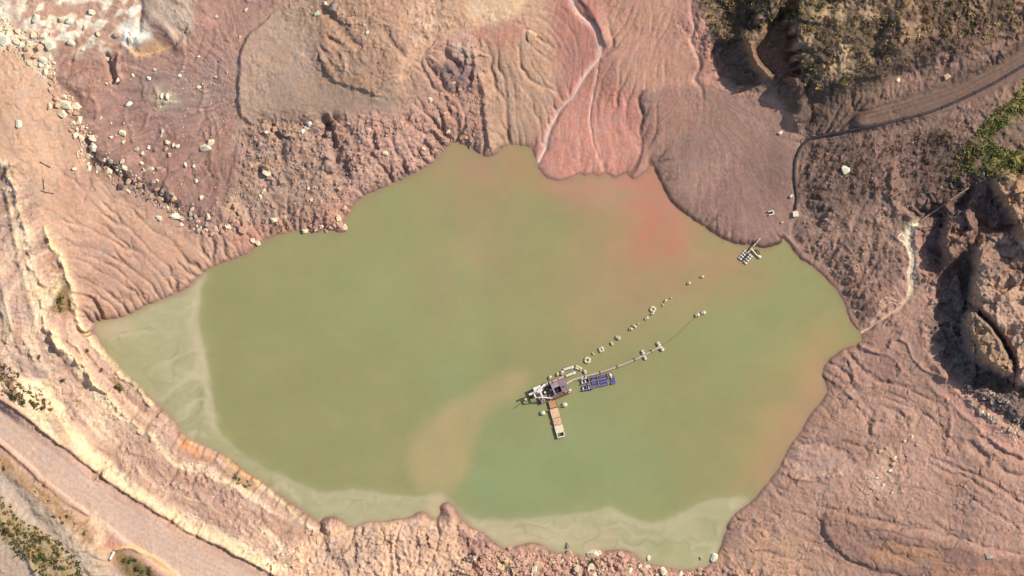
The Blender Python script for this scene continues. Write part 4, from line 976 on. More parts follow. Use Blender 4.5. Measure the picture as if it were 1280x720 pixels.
boulder(66.5,58.5,13,'white','largest pale block at the right end of the upper left boulder heap', G1, .3, 0)
boulder(37,71,11,'tan','tan boulder with a black shadow under the cream heap at upper left', G1, .2, 1)
boulder(51,62,12,'tan','broad tan boulder just left of the largest pale block', G1, 0, 0)
boulder(10,52,16,'white','broad white boulder at the left picture edge in the heap', G1, .4, 0)
for x, y, s in [(58,47,9),(45,45,10),(52,46,8),(25,41,7),(20,49,9),(3,46,10),(31,48,8),(40,56,10),(47,72,9),(57,77,10),(40,81,8),(60,86,9),(58,92,9),(66,97,8),(12,36,7),(3,38,7),(4,60,9),(30,58,8),(24,54,9),(15,60,8),(34,51,7),(62,72,8),(53,83,7),(14,44,8),(36,62,8),(57,54,7)]:
    boulder(x, y, s, rk.choice(['cream','white','cream','tan']), '*boulder in the heap at the upper left corner', G1)
G2 = 'cream boulders in the row below the upper left heap'
boulder(84,132,13,'cream','broad cream boulder at the centre of the boulder row on the slope', G2, .1, 0)
boulder(97,134,11,'cream','rounded cream boulder at the right end of the boulder row', G2, -.5, 1)
boulder(80,144,11,'cream','egg shaped cream boulder lowest left in the boulder row', G2, -.6, 1)
boulder(97,143,9,'tan','flat tan boulder directly under the rounded cream one', G2, .1, 2)
boulder(118,174,10,'cream','cream boulder in the dark hollow, upper of two', G2, -.5, 1)
boulder(118,185,10,'white','white boulder in the dark hollow, lower of two', G2, -.6, 1)
for x, y, s in [(66,114,8),(72,124,8),(82,123,8),(73,133,9),(64,134,8),(101,151,9),(93,156,9),(104,161,7),(104,173,7),(91,164,7),(97,170,8),(123,172,6),(112,196,7),(70,119,6),(89,140,7),(66,105,7),(70,100,6),(94,160,6),(99,163,6),(108,166,5),(112,206,6),(113,211,7)]:
    boulder(x, y, s, rk.choice(['cream','tan','cream']), '*boulder in the row between sand and mauve ground', G2)
G3 = 'small boulders in the dark rubble ditch'
DITCH = crom([(118,208),(140,207),(156,220),(168,234),(186,237),(204,246),(222,260),(236,270),(250,280)], False, 8)
n_d = 0
while n_d < 56:
    p = DITCH[rk.integers(len(DITCH))]; x = p[0] + rk.normal() * 7; y = p[1] + rk.normal() * 5.5; s = 4 + rk.random() * 4
    if any((x - q[0]) ** 2 + (y - q[1]) ** 2 < ((s + q[2]) * .42) ** 2 for q in PLACED): continue
    boulder(x, y, s, rk.choice(['grey','cream','tan','dark','grey']), '*boulder in the dark rubble ditch', G3); n_d += 1
G4 = 'pale stones scattered on the mauve ground'
boulder(163,131,9,'white','elongated white stone lying alone high on the mauve ground', G4, .5, 2)
boulder(155,167,8,'cream','larger cream stone in the middle of the mauve ground', G4, 0, 0)
boulder(204,121,7,'white','left of two upright white stones in the olive patch', G4, 1.4, 2)
boulder(211,122,8,'white','right of two upright white stones in the olive patch', G4, 1.7, 2)
boulder(258,185,12,'cream','big cream block beside the dark cut on the mauve ground', G4, .5, 0)
boulder(265,179,9,'cream','smaller cream block touching the big one on the mauve ground', G4, .4, 1)
for x, y, s in [(128,149,5),(141,155,4),(156,178,5),(141,172,5),(196,138,4),(205,165,5),(203,170,5),(211,178,7),(172,187,6),(187,185,5),(180,192,6),(246,226,5),(252,246,6),(213,194,6),(223,184,6),(218,182,5),(209,186,6),(135,106,4),(136,75,6),(168,95,5),(150,101,8),(188,99,5),(195,88,5),(226,96,5),(250,110,5),(271,97,5),(250,72,4),(272,22,4),(309,14,5),(301,48,5),(233,206,6),(178,204,6),(181,213,5),(190,212,7),(200,210,6),(243,208,4),(150,45,9),(165,52,10),(90,28,9),(80,25,8),(92,56,9),(106,63,5),(108,36,6),(125,44,7),(117,17,10),(48,25,10)]:
    boulder(x, y, s, rk.choice(['cream','white','tan']), '*stone loose on the mauve ground', G4, sink=.3)
G5 = 'boulders among the brown rocks above the shore'
boulder(333,216,12,'cream','long cream boulder on the brown slope near a dark crevice', G5, -.3, 2)
boulder(338,222,9,'tan','tan boulder touching the long cream one on the brown slope', G5, -.4, 1)
boulder(378.5,165,7,'white','lowest of three white stones in a cluster on the brown slope', G5, 1.2, 1)
boulder(384,160,7,'white','middle of three white stones in a cluster on the brown slope', G5, -.3, 2)
boulder(387,155,7,'white','topmost of three white stones in a cluster on the brown slope', G5, -.6, 1)
boulder(345,162,9,'tan','rounded tan boulder at the rim under the tan plateau', G5, 0, 1)
boulder(360,168,10,'grey','grey slab leaning over a black gap under the tan plateau', G5, .1, 2)
boulder(663.5,45,14,'tan','lone round tan boulder with a black shadow beside the pink wash', None, .3, 3)
boulder(407.5,6,5,'white','small white stone above the dark hollow at the top edge', None, 0, 1)
boulder(418,9,14,'grey','pale angular block beside the dark hollow at the top edge', None, .9, 2)
boulder(398,18.5,7,'green','small round pale green stone left of the dark hollow at the top', None, 0, 3)
for x, y, s in [(350,202,6),(341,180,6),(326,181,6),(361,188,5),(366,209,5),(348,196,5),(398,163,6),(414,180,6),(334,166,5),(332,152,6),(437,155,6),(455,176,5),(470,190,6),(482,192,6),(500,185,5),(512,200,5),(530,186,5),(541,190,5),(560,165,6),(583,172,5),(538,125,6),(566,120,6),(548,150,6),(556,142,5),(330,240,7),(325,246,6),(332,232,6),(352,228,5),(386,236,5),(390,250,5),(402,220,5),(424,236,6),(575,112,7),(567,104,6),(552,118,5),(438,30,6),(460,42,6),(487,58,6),(446,16,5)]:
    boulder(x, y, s, rk.choice(['tan','pink','grey','cream']), '*boulder in the brown rocks above the pond', G5)
G6 = 'boulders along the upper pond shore'
boulder(343,274,9,'cream','single cream boulder on the pink bank just above the water', G6, 0, 3)
boulder(381.5,288,8,'cream','round cream boulder standing at the water edge left of the rocky point', G6, 0, 3)
boulder(316,301,7,'cream','left of two cream stones at the small inlet', G6, -.7, 1)
boulder(322,304,7,'cream','right of two cream stones at the small inlet', G6, -.9, 1)
boulder(303,287,12,'pink','pink boulder above the two cream stones at the inlet', G6, .3, 0)
boulder(431,284,9,'cream','long pale stone at the very tip of the rocky point', G6, -.9, 2)
boulder(423,273,9,'cream','long pale stone behind the tip of the rocky point', G6, -1.0, 2)
for x, y, s in [(430,260,7),(413,284,7),(408,288,6),(402,284,6),(395,287,6),(418,282,6),(388,282,5),(410,272,6),(398,270,6),(436,264,5),(270,286,6),(278,290,7),(266,292,6),(285,284,7),(290,276,7),(276,282,6),(296,280,8),(258,282,6),(254,290,5),(300,266,7),(294,258,9),(288,250,8)]:
    boulder(x, y, s, rk.choice(['tan','pink','cream','tan']), '*boulder on the upper left shore', G6)
boulder(199,272.5,9,'white','left of two thin white slabs on the sandy slope', 'white slabs on the sandy slope', -.5, 2)
boulder(219,270.5,13,'white','right of two thin white slabs on the sandy slope, above a dark recess', 'white slabs on the sandy slope', -.05, 2)
boulder(27,156,9,'white','lone white block on the upper left sandy slope', None, 1.2, 3)
boulder(95,212,7,'cream','lone cream stone on the sandy slope left of the ditch', None, .4, 2)
G7 = 'boulders along the lower shore'
boulder(710.5,682,8,'grey','grey boulder standing in the shallow water off the lower shore', G7, 0, 3)
boulder(711.5,691,9,'tan','tan boulder on the lower shore directly under the grey one in the water', G7, -.5, 1)
boulder(741,693,13,'cream','large cream boulder at the water edge of the lower shore', G7, .5, 0)
boulder(749,692,7,'cream','small cream boulder touching the large one on the lower shore', G7)
boulder(893,697,10,'white','white boulder in the lower right corner of the pond', G7, .9, 3)
boulder(876,698,5,'grey','small grey stone standing in the lower right shallows', G7, 0, 3)
boulder(875,712,7,'tan','tan stone on the bank under the lower right shallows', G7, .4, 1)
for x, y, s in [(776,693,9),(770,705,8),(786,713,9),(811,698,7),(800,708,7),(809,708,7),(829,714,9),(637,686,7),(656,702,9),(672,703,9),(668,712,11),(721,711,8),(738,710,11),(633,703,9),(626,698,8),(694,708,8),(703,701,6),(684,716,8),(752,704,7),(760,697,7),(764,712,8),(645,712,8),(616,712,9),(604,700,7),(595,690,6),(611,682,5),(514,676,6),(563,681,6),(572,706,6),(580,712,6),(850,718,7),(744,718,7),(716,700,6),(792,700,6),(648,697,7),(663,694,6),(690,698,6),(566,712,5),(556,716,6)]:
    boulder(x, y, s, rk.choice(['tan','pink','cream','tan','pink']), '*boulder on the bank below the pond', G7)
boulder(1057.5,213,11,'white','lone white boulder with a long shadow on the brown right slope', None, .2, 0)
boulder(1181,97,9,'tan','lone tan boulder beside the track at the upper right', None, .4, 1)
boulder(1121,101,6,'cream','small cream stone under the scrub hill at the upper right', None)
boulder(1234,694,9,'grey','pale stone in the dark lobe at the lower right', None, .3, 0)
boulder(975,166,5,'cream','small cream stone on the upper right part of the grey fan', None)
G8 = 'grey boulders under the shadowed right cliff'
n_d = 0
while n_d < 46:
    t = rk.random(); x = 1212 + 70 * t + rk.normal() * 7; y = 490 + 46 * t + rk.normal() * 6; s = 3.5 + rk.random() * 4
    if x > 1284 or any((x - q[0]) ** 2 + (y - q[1]) ** 2 < ((s + q[2]) * .45) ** 2 for q in PLACED): continue
    boulder(x, y, s, rk.choice(['grey','grey','dark','dark']), '*boulder under the shadowed right cliff', G8); n_d += 1
G9 = 'pale stones in the mudflow'
for x, y, s in [(1096,598,5),(1112,588,5),(1116,580,6),(1118,572,5),(1104,606,5),(1076,612,5),(1100,564,6),(1108,560,5),(1130,552,5),(1146,556,5),(1140,546,5),(1090,610,4),(1114,616,4)]:
    boulder(x, y, s, rk.choice(['cream','tan']), '*stone in the pale mudflow patch', G9, sink=.3)

def rubble(name, pts, n, smin, smax, tones, label, seed, dens=None):
    """uncountable stones too small to pick apart: one mesh"""
    r = np.random.default_rng(seed); P = crom(pts, True, 3); x0, y0 = P.min(0); x1, y1 = P.max(0)
    vs_, fs_, mi = [], [], []; base = []
    for k in range(6):
        b_ = bmesh.new(); v = r.normal(size=(9, 3)); v /= np.linalg.norm(v, axis=1)[:, None]; v[:, 2] *= .7
        for p in v: b_.verts.new(p)
        bmesh.ops.convex_hull(b_, input=b_.verts); b_.verts.index_update()
        base.append((np.array([q.co[:] for q in b_.verts]), [[q.index for q in f_.verts] for f_ in b_.faces])); b_.free()
    cnt = 0
    while cnt < n:
        xx = r.random(400) * (x1 - x0) + x0; yy = r.random(400) * (y1 - y0) + y0
        ok = inside(xx.astype(f32), yy.astype(f32), P) & (fbm(xx.astype(f32), yy.astype(f32), 30, 2, seed) > -.05 + .25 * (r.random(400) - .5))
        for x, y in zip(xx[ok], yy[ok]):
            h = hz(x, y)
            if h < .3: continue
            s = smin + (smax - smin) * r.random() ** 2.2; V_, F_ = base[r.integers(6)]; a_ = r.random() * 6.28; c_, s_ = math.cos(a_), math.sin(a_)
            q = V_ * (s * .5) * np.array([1, .6 + .4 * r.random(), 1]); q = np.stack([q[:, 0] * c_ - q[:, 1] * s_, q[:, 0] * s_ + q[:, 1] * c_, q[:, 2]], 1)
            o_ = len(vs_) and sum(len(z) for z in vs_); o_ = CNT[0]; CNT[0] += len(q)
            vs_.append((q + np.array([x - 640, 360 - y, h + s * .12])) * S); fs_ += [[o_ + i for i in f_] for f_ in F_]; mi += [r.integers(len(tones))] * len(F_)
            cnt += 1
            if cnt >= n: break
    CNT[0] = 0
    me = bpy.data.meshes.new(name); me.from_pydata(np.concatenate(vs_).tolist(), [], fs_)
    for t in tones: me.materials.append(TONE[t])
    me.polygons.foreach_set('material_index', np.array(mi, np.int32)); me.update()
    ob = link(bpy.data.objects.new(name, me), None, label, 'rubble', None, 'stuff')
CNT = [0]
rubble('rubble', [(590,690),(640,690),(700,694),(800,702),(900,710),(900,724),(590,724)], 900, 2, 5, ['pink','tan','tan','cream','dark'], 'loose rubble covering the bank below the pond', 1)
rubble('rubble', [(310,156),(430,156),(560,130),(600,110),(606,180),(540,204),(440,250),(430,284),(330,290),(250,284),(300,230)], 1300, 1.8, 4.5, ['pink','tan','grey','pink'], 'loose rubble strewn over the brown rocks above the pond', 2)
rubble('rubble', [(90,60),(290,20),(296,150),(310,220),(280,268),(200,236),(120,190),(100,120)], 420, 1.5, 3.4, ['tan','cream','pink','pink'], 'small pale stones strewn over the mauve ground', 3)
rubble('rubble', [(120,200),(150,206),(190,232),(240,266),(266,284),(250,292),(210,266),(170,246),(130,222)], 420, 2, 4.5, ['grey','dark','tan','cream'], 'small rubble filling the dark ditch', 4)
rubble('rubble', [(1200,484),(1240,488),(1300,520),(1300,570),(1250,540)], 420, 2, 5, ['grey','dark','grey','cream'], 'grey rubble under the shadowed right cliff', 5)
rubble('rubble', [(0,20),(24,36),(70,44),(74,100),(108,140),(120,190),(100,200),(80,140),(56,100),(20,70),(0,66)], 420, 2, 5, ['cream','white','cream','tan'], 'small cream rubble between the upper left boulders', 6)
rubble('rubble', [(1000,180),(1120,160),(1220,170),(1200,240),(1130,290),(1110,380),(1070,400),(1010,300)], 500, 1.6, 3.4, ['dark','grey','pink','dark'], 'small brown stones on the right slope', 7)
rubble('rubble', [(0,220),(60,300),(120,420),(240,560),(380,670),(330,700),(150,590),(30,500),(0,440)], 500, 1.5, 3.2, ['tan','cream','tan','pink'], 'small pale stones on the left bank', 8)
rubble('rubble', [(1050,540),(1140,530),(1280,600),(1280,690),(1120,640),(1000,650)], 260, 1.5, 3.2, ['tan','pink','grey'], 'small stones on the lower right mudflow', 9)

# ------------------------------------------------------------------ shrubs
def leaf_mesh(name, seed, material, n=130, rx=1.0, rz=.8, leaf=.2):
    r = np.random.default_rng(seed); V_, F_ = [], []
    lobes = [(r.normal(size=3) * np.array([.38, .38, .2]) + np.array([0, 0, .45]), .38 + .3 * r.random()) for _ in range(6)]
    for i in range(n):
        c, rad = lobes[r.integers(6)]; d = r.normal(size=3); d /= np.linalg.norm(d); d[2] = abs(d[2]) * .9 - .15
        p = (c + d * rad * (.6 + .4 * r.random())) * np.array([rx, rx, rz]); p[2] = max(p[2], .04)
        nrm = d + r.normal(size=3) * .55; nrm /= np.linalg.norm(nrm); t = np.cross(nrm, r.normal(size=3)); t /= np.linalg.norm(t); b_ = np.cross(nrm, t)
        l = leaf * (.6 + .8 * r.random()); k = len(V_)
        V_ += [p - t * l, p + b_ * l * .55, p + t * l, p - b_ * l * .55]; F_.append((k, k + 1, k + 2, k + 3))
    me = bpy.data.meshes.new(name); me.from_pydata([tuple(v) for v in V_], [], F_); me.materials.append(material); me.update()
    return me
def stem_mesh(name):
    bm = bmesh.new()
    for k in range(4):
        a_ = k * 1.7; btube(bm, [(0, 0, -.3 / S), (math.cos(a_) * .15 / S, math.sin(a_) * .15 / S, .3 / S), (math.cos(a_) * .4 / S, math.sin(a_) * .4 / S, .7 / S)], [.07 / S, .05 / S, .02 / S], 5)
    me = bpy.data.meshes.new(name); bm.to_mesh(me); bm.free(); me.materials.append(M['branch']); return me
def lmat(name, c):
    m_ = mat(name, alb(c), .8, var=.25, scale=2.5, spec=.15); return m_
LM = dict(olive=lmat('olive_leaves', (132,120,74)), green=lmat('green_leaves', (114,124,64)), yellow=lmat('dry_yellow_leaves', (186,156,98)), brown=lmat('dry_brown_leaves', (128,100,76)), lime=lmat('lime_leaves', (148,142,80)))
LEAF = {k: [leaf_mesh('shrub', 500 + i * 5 + j, m_) for j in range(3)] for i, (k, m_) in enumerate(LM.items())}
STEM = stem_mesh('stem')
def shrub(x, y, s, tone, label, group=None, parts=False):
    h = hz(x, y); me = LEAF[tone][rk.integers(3)]
    sc = s * .5 * S * (.9 + .2 * rk.random())
    if not parts:
        ob = bpy.data.objects.new('shrub', me); ob.location = wp(x, y, h - .1); ob.scale = (sc, sc, sc * .9); ob.rotation_euler = (0, 0, rk.random() * 6.28)
        if label[0] == '*': GROUPED.append((ob, x, y, s, tone, label[1:])); label = label[1:]
        return link(ob, None, label, 'shrub', group)
    r = empty('shrub', wp(x, y, h - .1), rk.random() * 6.28, label=label, cat='shrub', group=group); r.scale = (sc,) * 3
    link(bpy.data.objects.new('foliage', me), r); link(bpy.data.objects.new('stem', STEM), r)
shrub(150,485,12,'green','single round green bush on the left bank above the pale shallows', None, True)
for x, y, s, t, lab in [(76,374,15,'olive','olive bush in the brown gully between two cream ledges on the left bank'),(78,386,9,'olive','small olive bush just below the larger one in the brown gully'),(62,300,7,'brown','dry brown bush at the top of the brown gully on the left bank'),
                        (52,445,6,'brown','small dry bush on the grey patch of the left bank'),(80,475,7,'olive','small olive bush above the haul road on the left bank'),(128,462,6,'brown','small dry bush at the edge of the left shallows'),(110,437,6,'brown','dry bush on the brown strip next to the left shallows'),(20,495,14,'olive','large olive bush on the verge at the top of the haul road')]:
    shrub(x, y, s, t, lab, None, True)
def patch_of(pts, n, smin, smax, tones, label, group, seed):
    r = np.random.default_rng(seed); P = crom(pts, True, 3); x0, y0 = P.min(0); x1, y1 = P.max(0); c = 0; tries = 0
    got = []
    while c < n and tries < 6000:
        tries += 1; x = x0 + r.random() * (x1 - x0); y = y0 + r.random() * (y1 - y0); s = smin + (smax - smin) * r.random()
        if not inside(np.array([x], f32), np.array([y], f32), P)[0] or hz(x, y) < .6: continue
        if any((x - a_) ** 2 + (y - b_) ** 2 < ((s + q) * .34) ** 2 for a_, b_, q in got): continue
        got.append((x, y, s)); shrub(x, y, s, r.choice(tones), label, group); c += 1
patch_of([(994,0),(1120,-6),(1130,60),(1080,100),(1020,110),(986,80),(984,40)], 56, 6, 13, ['yellow','brown','olive','yellow','brown'], '*shrub on the upper right scrub hill', 'dry shrubs on the upper right hill', 1)
patch_of([(1130,-4),(1262,-4),(1240,36),(1180,60),(1120,76)], 42, 6, 12, ['brown','brown','olive','yellow'], '*shrub on the terrace above the upper right track', 'shrubs on the upper right terrace', 2)
patch_of([(884,0),(984,-4),(950,38),(930,52),(896,56),(884,30)], 26, 5, 10, ['brown','olive','yellow'], '*shrub around the shadowed hollow at the top edge', 'shrubs around the top hollow', 3)
patch_of([(1282,98),(1262,126),(1238,146),(1222,170),(1204,190),(1222,216),(1282,222),(1282,190),(1246,186),(1242,168),(1282,136)], 46, 6, 13, ['lime','lime','olive','green'], '*shrub in the green patch at the right edge', 'green shrubs on the right slope', 4)
patch_of([(-4,616),(36,650),(92,690),(104,724),(70,724),(30,690),(-4,656)], 26, 6, 12, ['olive','yellow','yellow','olive'], '*shrub in the lower left gully', 'shrubs in the lower left gully', 5)
patch_of([(-4,452),(20,468),(46,486),(66,510),(50,516),(20,500),(-4,486)], 14, 5, 11, ['olive','yellow','brown'], '*shrub on the upper haul road verge', 'shrubs on the road verge', 6)
patch_of([(150,692),(166,694),(192,712),(196,722),(172,722)], 9, 6, 10, ['olive','green'], '*shrub in the hollow by the white pipe stub', 'shrubs beside the lower road edge', 7)
patch_of([(1150,170),(1206,170),(1222,216),(1180,256),(1146,236)], 20, 5, 10, ['brown','olive','brown'], '*shrub on the slope above the thin grey pipe', 'shrubs above the small pipe', 8)
patch_of([(1178,262),(1240,246),(1262,290),(1230,310),(1190,330),(1164,350),(1160,380),(1150,340),(1176,300)], 16, 5, 9, ['olive','brown','olive'], '*shrub in the shaded hollow under the right cliffs', 'shrubs in the shaded right hollow', 9)
patch_of([(284,590),(300,594),(318,608),(312,611),(296,603)], 7, 3.5, 6, ['olive','green'], '*shrub on the lower left pond bank', 'shrubs on the lower left pond bank', 10)
patch_of([(0,570),(40,606),(84,640),(116,670),(112,678),(70,644),(20,600)], 10, 4, 7, ['brown','olive'], '*shrub in the strip below the haul road', 'dry shrubs below the haul road', 11)

# uncountable dry scrub between the shrubs: one object each
def scrub(pts, n, smin, smax, tones, label, seed):
    r = np.random.default_rng(seed); P = crom(pts, True, 3); x0, y0 = P.min(0); x1, y1 = P.max(0); V_, F_, mi = [], [], []; c = 0
    while c < n:
        x = x0 + r.random() * (x1 - x0); y = y0 + r.random() * (y1 - y0)
        if not inside(np.array([x], f32), np.array([y], f32), P)[0]: continue
        c += 1; s = smin + (smax - smin) * r.random() ** 1.5; h = hz(x, y); ti = r.integers(len(tones))
        for q in range(11):
            a_ = r.random() * 6.28; el = .3 + r.random() * 1.1; d = np.array([math.cos(a_) * math.cos(el), math.sin(a_) * math.cos(el), math.sin(el)])
            t = np.cross(d, [0, 0, 1]); t /= np.linalg.norm(t); o_ = np.array([x - 640, 360 - y, h]) + np.append(r.normal(size=2) * s * .22, 0)
            L = s * (.35 + .4 * r.random()); w = s * .13; k = len(V_)
            V_ += [(o_ - t * w) * S, (o_ + t * w) * S, (o_ + d * L + t * w * .8) * S, (o_ + d * L - t * w * .8) * S]; F_.append((k, k + 1, k + 2, k + 3)); mi.append(ti)
    me = bpy.data.meshes.new('scrub'); me.from_pydata([tuple(v) for v in V_], [], F_)
    for t in tones: me.materials.append(LM[t])
    me.polygons.foreach_set('material_index', np.array(mi, np.int32)); me.update()
    link(bpy.data.objects.new('scrub', me), None, label, 'scrub', None, 'stuff')
scrub([(990,-10),(1130,-12),(1290,-12),(1290,30),(1200,62),(1120,90),(1060,116),(1000,112),(984,60)], 220, 2, 7, ['yellow','brown','brown','olive','yellow'], 'low dry scrub covering the upper right hill and terrace', 1)
scrub([(882,-6),(984,-8),(950,38),(930,50),(896,56)], 130, 3, 7, ['brown','olive','yellow'], 'low scrub around the shadowed hollow at the top', 2)
scrub([(1290,96),(1262,124),(1236,146),(1218,170),(1190,196),(1220,222),(1290,226),(1290,190),(1250,186),(1242,168),(1290,130)], 260, 3, 7, ['lime','olive','lime','green'], 'low green scrub on the slope at the right edge', 3)
scrub([(-6,612),(36,646),(94,690),(108,728),(66,728),(28,692),(-6,660)], 190, 3, 7, ['olive','yellow','olive','green'], 'low olive scrub in the lower left gully', 4)
scrub([(1010,150),(1060,180),(1150,165),(1220,170),(1215,240),(1150,270),(1120,250),(1060,240),(1010,240)], 260, 2, 4.5, ['brown','brown','brown'], 'sparse dry scrub on the brown right slope', 5)
scrub([(-6,448),(24,466),(60,494),(66,514),(40,510),(-6,486)], 90, 3, 6, ['olive','yellow','brown'], 'low dry scrub on the upper haul road verge', 6)
finish_labels()
# ------------------------------------------------------------------ dredger
def loc_of(px, py, ox, oy, th):
    dx, dy = px - ox, oy - py; c, s = math.cos(th), math.sin(th); return dx * c + dy * s, -dx * s + dy * c
TH = math.radians(24)
dr = empty('dredger', wp(688, 486, 0), TH, label='white and mauve dredger floating in the middle of the green pond', cat='dredger')
def part(name, material, fn, parent, smooth=False):
    bm = bmesh.new(); fn(bm); return obj_from_bm(name, bm, material, parent, smooth)
for bx_ in ((-20, 22, -13, -5, -2, 2, .5), (-20, 22, 2, 9.5, -2, 2, .5), (-6, 22, -4.8, 1.8, -2, 1.8, .4)):
    part('hull_pontoon', M['hull'], lambda bm: bbox(bm, *bx_), dr)
part('deck', M['deck'], lambda bm: bbox(bm, -19, 21.5, -12.6, 9.1, 2.05, 2.6, .1), dr)
def _(bm):
    bbox(bm, 2.5, 20.5, -9.2, -8.6, 2.65, 10); bbox(bm, 2.5, 20.5, 4.2, 4.8, 2.65, 10); bbox(bm, 2.5, 3.1, -8.55, 4.15, 2.65, 10); bbox(bm, 19.9, 20.5, -8.55, 4.15, 2.65, 10)
eh = part('engine_house', M['roof'], _, dr)
def _(bm):
    bbox(bm, 12, 21.2, -9.8, 5.4, 10.05, 10.5, .1)
    for k in range(7): bbox(bm, 12.4 + k * 1.25, 12.7 + k * 1.25, -9.6, 5.2, 10.55, 10.8)
part('roof_panel', M['roof'], _, eh)
part('roof_panel', M['roof'], lambda bm: bbox(bm, 2, 11.95, -1.2, 5.4, 10.05, 10.6, .1), eh); part('roof_panel', M['roof'], lambda bm: bbox(bm, 2, 4, -9.8, -1.25, 10.05, 10.5), eh)
def _(bm):
    bbox(bm, 5, 11, -7.5, -2.5, 2.65, 6.5, .4); btube(bm, [(6, -5, 6.5), (10.5, -5, 6.5)], 1.1, 8); btube(bm, [(8, -3.2, 6), (8, -3.2, 12)], .5, 8)
part('engine', M['dark'], _, eh)
def _(bm):
    bbox(bm, 1.5, 22, 5.9, 8.8, 2.65, 6, .3); bbox(bm, 6, 9, 6.2, 8.5, 6.05, 7.2, .2); bbox(bm, 14, 18, 6.2, 8.5, 6.05, 7, .2)
part('fuel_tank', M['pinkb'], _, dr)
cab = part('control_cabin', M['white'], lambda bm: bbox(bm, -19, -10.5, 2.4, 9, 2.65, 10, .15), dr)
part('cabin_roof', M['white'], lambda bm: bbox(bm, -19.8, -9.7, 1.6, 9.8, 10.05, 10.7, .15), cab)
for bx_ in ((-19.2, -19.05, 3.2, 8.2, 6, 9), (-18.2, -14.9, 2.2, 2.35, 6, 9), (-14.2, -11.2, 2.2, 2.35, 6, 9), (-18.2, -11.2, 9.05, 9.2, 6, 9)):
    part('window', M['glass'], lambda bm: bbox(bm, *bx_), cab)
def gantry(y0):
    def _(bm):
        btube(bm, [(-3, y0, 2.6), (-13, y0 * .45, 15), (-22, y0 * .3 + 1, 16)], .75, 8); btube(bm, [(-17, y0, 2.6), (-13, y0 * .45, 15)], .6, 8)
    return _
part('gantry_leg', M['white'], gantry(9.6), dr, True); part('gantry_leg', M['white'], gantry(-12), dr, True)
def _(bm):
    bbox(bm, -14.2, -11.8, -6, 5, 14.4, 15.8, .2); bbox(bm, -27.5, -20, 3, 5.4, 14.5, 16, .2); bbox(bm, -22, -20.2, -3, 5, 15, 16.4, .2)
part('gantry_beam', M['white'], _, dr)
def winch(x, y, a_):
    c, s = math.cos(a_), math.sin(a_)
    P_ = lambda u, z=5: (x + c * u, y + s * u, z)
    def _(bm):
        btube(bm, [P_(-4), P_(4)], 1.5, 14); btube(bm, [P_(-4.3), P_(-3.8)], 2.5, 16); btube(bm, [P_(3.8), P_(4.3)], 2.5, 16)
        for u in (-5, 5): btube(bm, [P_(u, 2.6), P_(u, 5.2)], .7, 6)
        btube(bm, [P_(-5.2), P_(5.2)], .4, 8)
    return _
w1 = part('winch', M['white'], winch(-9, -9.2, -.1), dr, False); part('winch', M['white'], winch(-5.5, 7.2, .15), dr, False)
def _(bm):
    for k in range(6): btube(bm, [(-11.6 + k * 1.05, -9.0 - k * .1, 5), (-10.9 + k * 1.05, -9.07 - k * .1, 5)], 1.75, 12)
part('cable_wrap', M['dark'], _, w1)
def _(bm):
    bcapsule(bm, (-8, -3.6, 5), (-8, 1.2, 5), 2.6, 12); btube(bm, [(-8, 1, 5), (-2, 1.5, 6), (3, 1.5, 4)], 1, 10)
part('dredge_pump', M['dark'], _, dr, True)
part('pump_cover', M['white'], lambda bm: btube(bm, [(-8, -1.2, 7.3), (-8, -1.2, 8.6)], 1.3, 12), dr)
def _(bm):
    btube(bm, [(-12, -.6, 4), (-24, .4, 3), (-34, 1.2, .2)], .9, 8); btube(bm, [(-12, -2.6, 4), (-24, -1, 3), (-34, .2, .2)], .7, 8)
    for k in range(5): x = -14 - k * 4; btube(bm, [(x, -.5, 3.8 - k * .6), (x - 2, -2 + k * .3, 3.6 - k * .6)], .4, 6)
part('ladder', M['rust'], _, dr)
def _(bm):
    bcapsule(bm, (-36, .8, .2), (-31.5, .8, .8), 1.7, 10)
    for k in range(6):
        a_ = k * 1.047; btube(bm, [(-36, .8 + math.cos(a_) * .6, .3 + math.sin(a_) * .6), (-33, .8 + math.cos(a_ + .6) * 2, .5 + math.sin(a_ + .6) * 2)], .3, 5)
part('cutter_head', M['pale'], _, dr, True)
part('hoist_cable', M['dark'], lambda bm: (btube(bm, [(-27, 4, 15), (-33, 1.2, 1.6)], .18, 5), btube(bm, [(-22, 1, 15.6), (-9, -9, 6)], .18, 5)), dr)
def _(bm):
    for y0 in (-12.4, 8.95):
        for k in range(10): btube(bm, [(-17 + k * 4.2, y0, 2.6), (-17 + k * 4.2, y0, 6)], .16, 5)
        btube(bm, [(-17, y0, 6), (21, y0, 6)], .16, 5); btube(bm, [(-17, y0, 4.4), (21, y0, 4.4)], .12, 5)
part('railing', M['rust'], _, dr)
part('edge_beam', M['rust'], lambda bm: bbox(bm, -2, 22.3, -15.2, -13.3, .4, 2.2, .2), dr)
for bx_, m_ in (((-17.5, -14.5, -11.8, -8, 2.65, 5, .2), 'pinkb'), ((-1.5, 1.6, -3, 0, 2.65, 5.4, .2), 'cream'), ((-1.8, 1.4, 1.4, 4.2, 2.65, 4.4, .2), 'rust'), ((-4.6, -2.2, -7.6, -5.2, 2.65, 4.6, .2), 'roof'), ((14.5, 17.5, -12.2, -10.2, 2.65, 4.4, .2), 'copper')):
    part('deck_box', M[m_], lambda bm: bbox(bm, *bx_), dr)
part('hose', M['dark'], lambda bm: btube(bm, [(-8, 1, 4), (-4, 4, 3.2), (1, 5, 3.2), (6, 5.2, 3.2), (12, 5.3, 3.2)], .45, 6), dr, True)
part('exhaust_stack', M['rust'], lambda bm: btube(bm, [(17, -4, 10.5), (17, -4, 14)], .6, 8), dr)
part('swing_cable', M['dark'], lambda bm: btube(bm, [(-34, .8, .6), (-42, -1.5, .15), (-52, -4, .12)], .35, 5), dr)

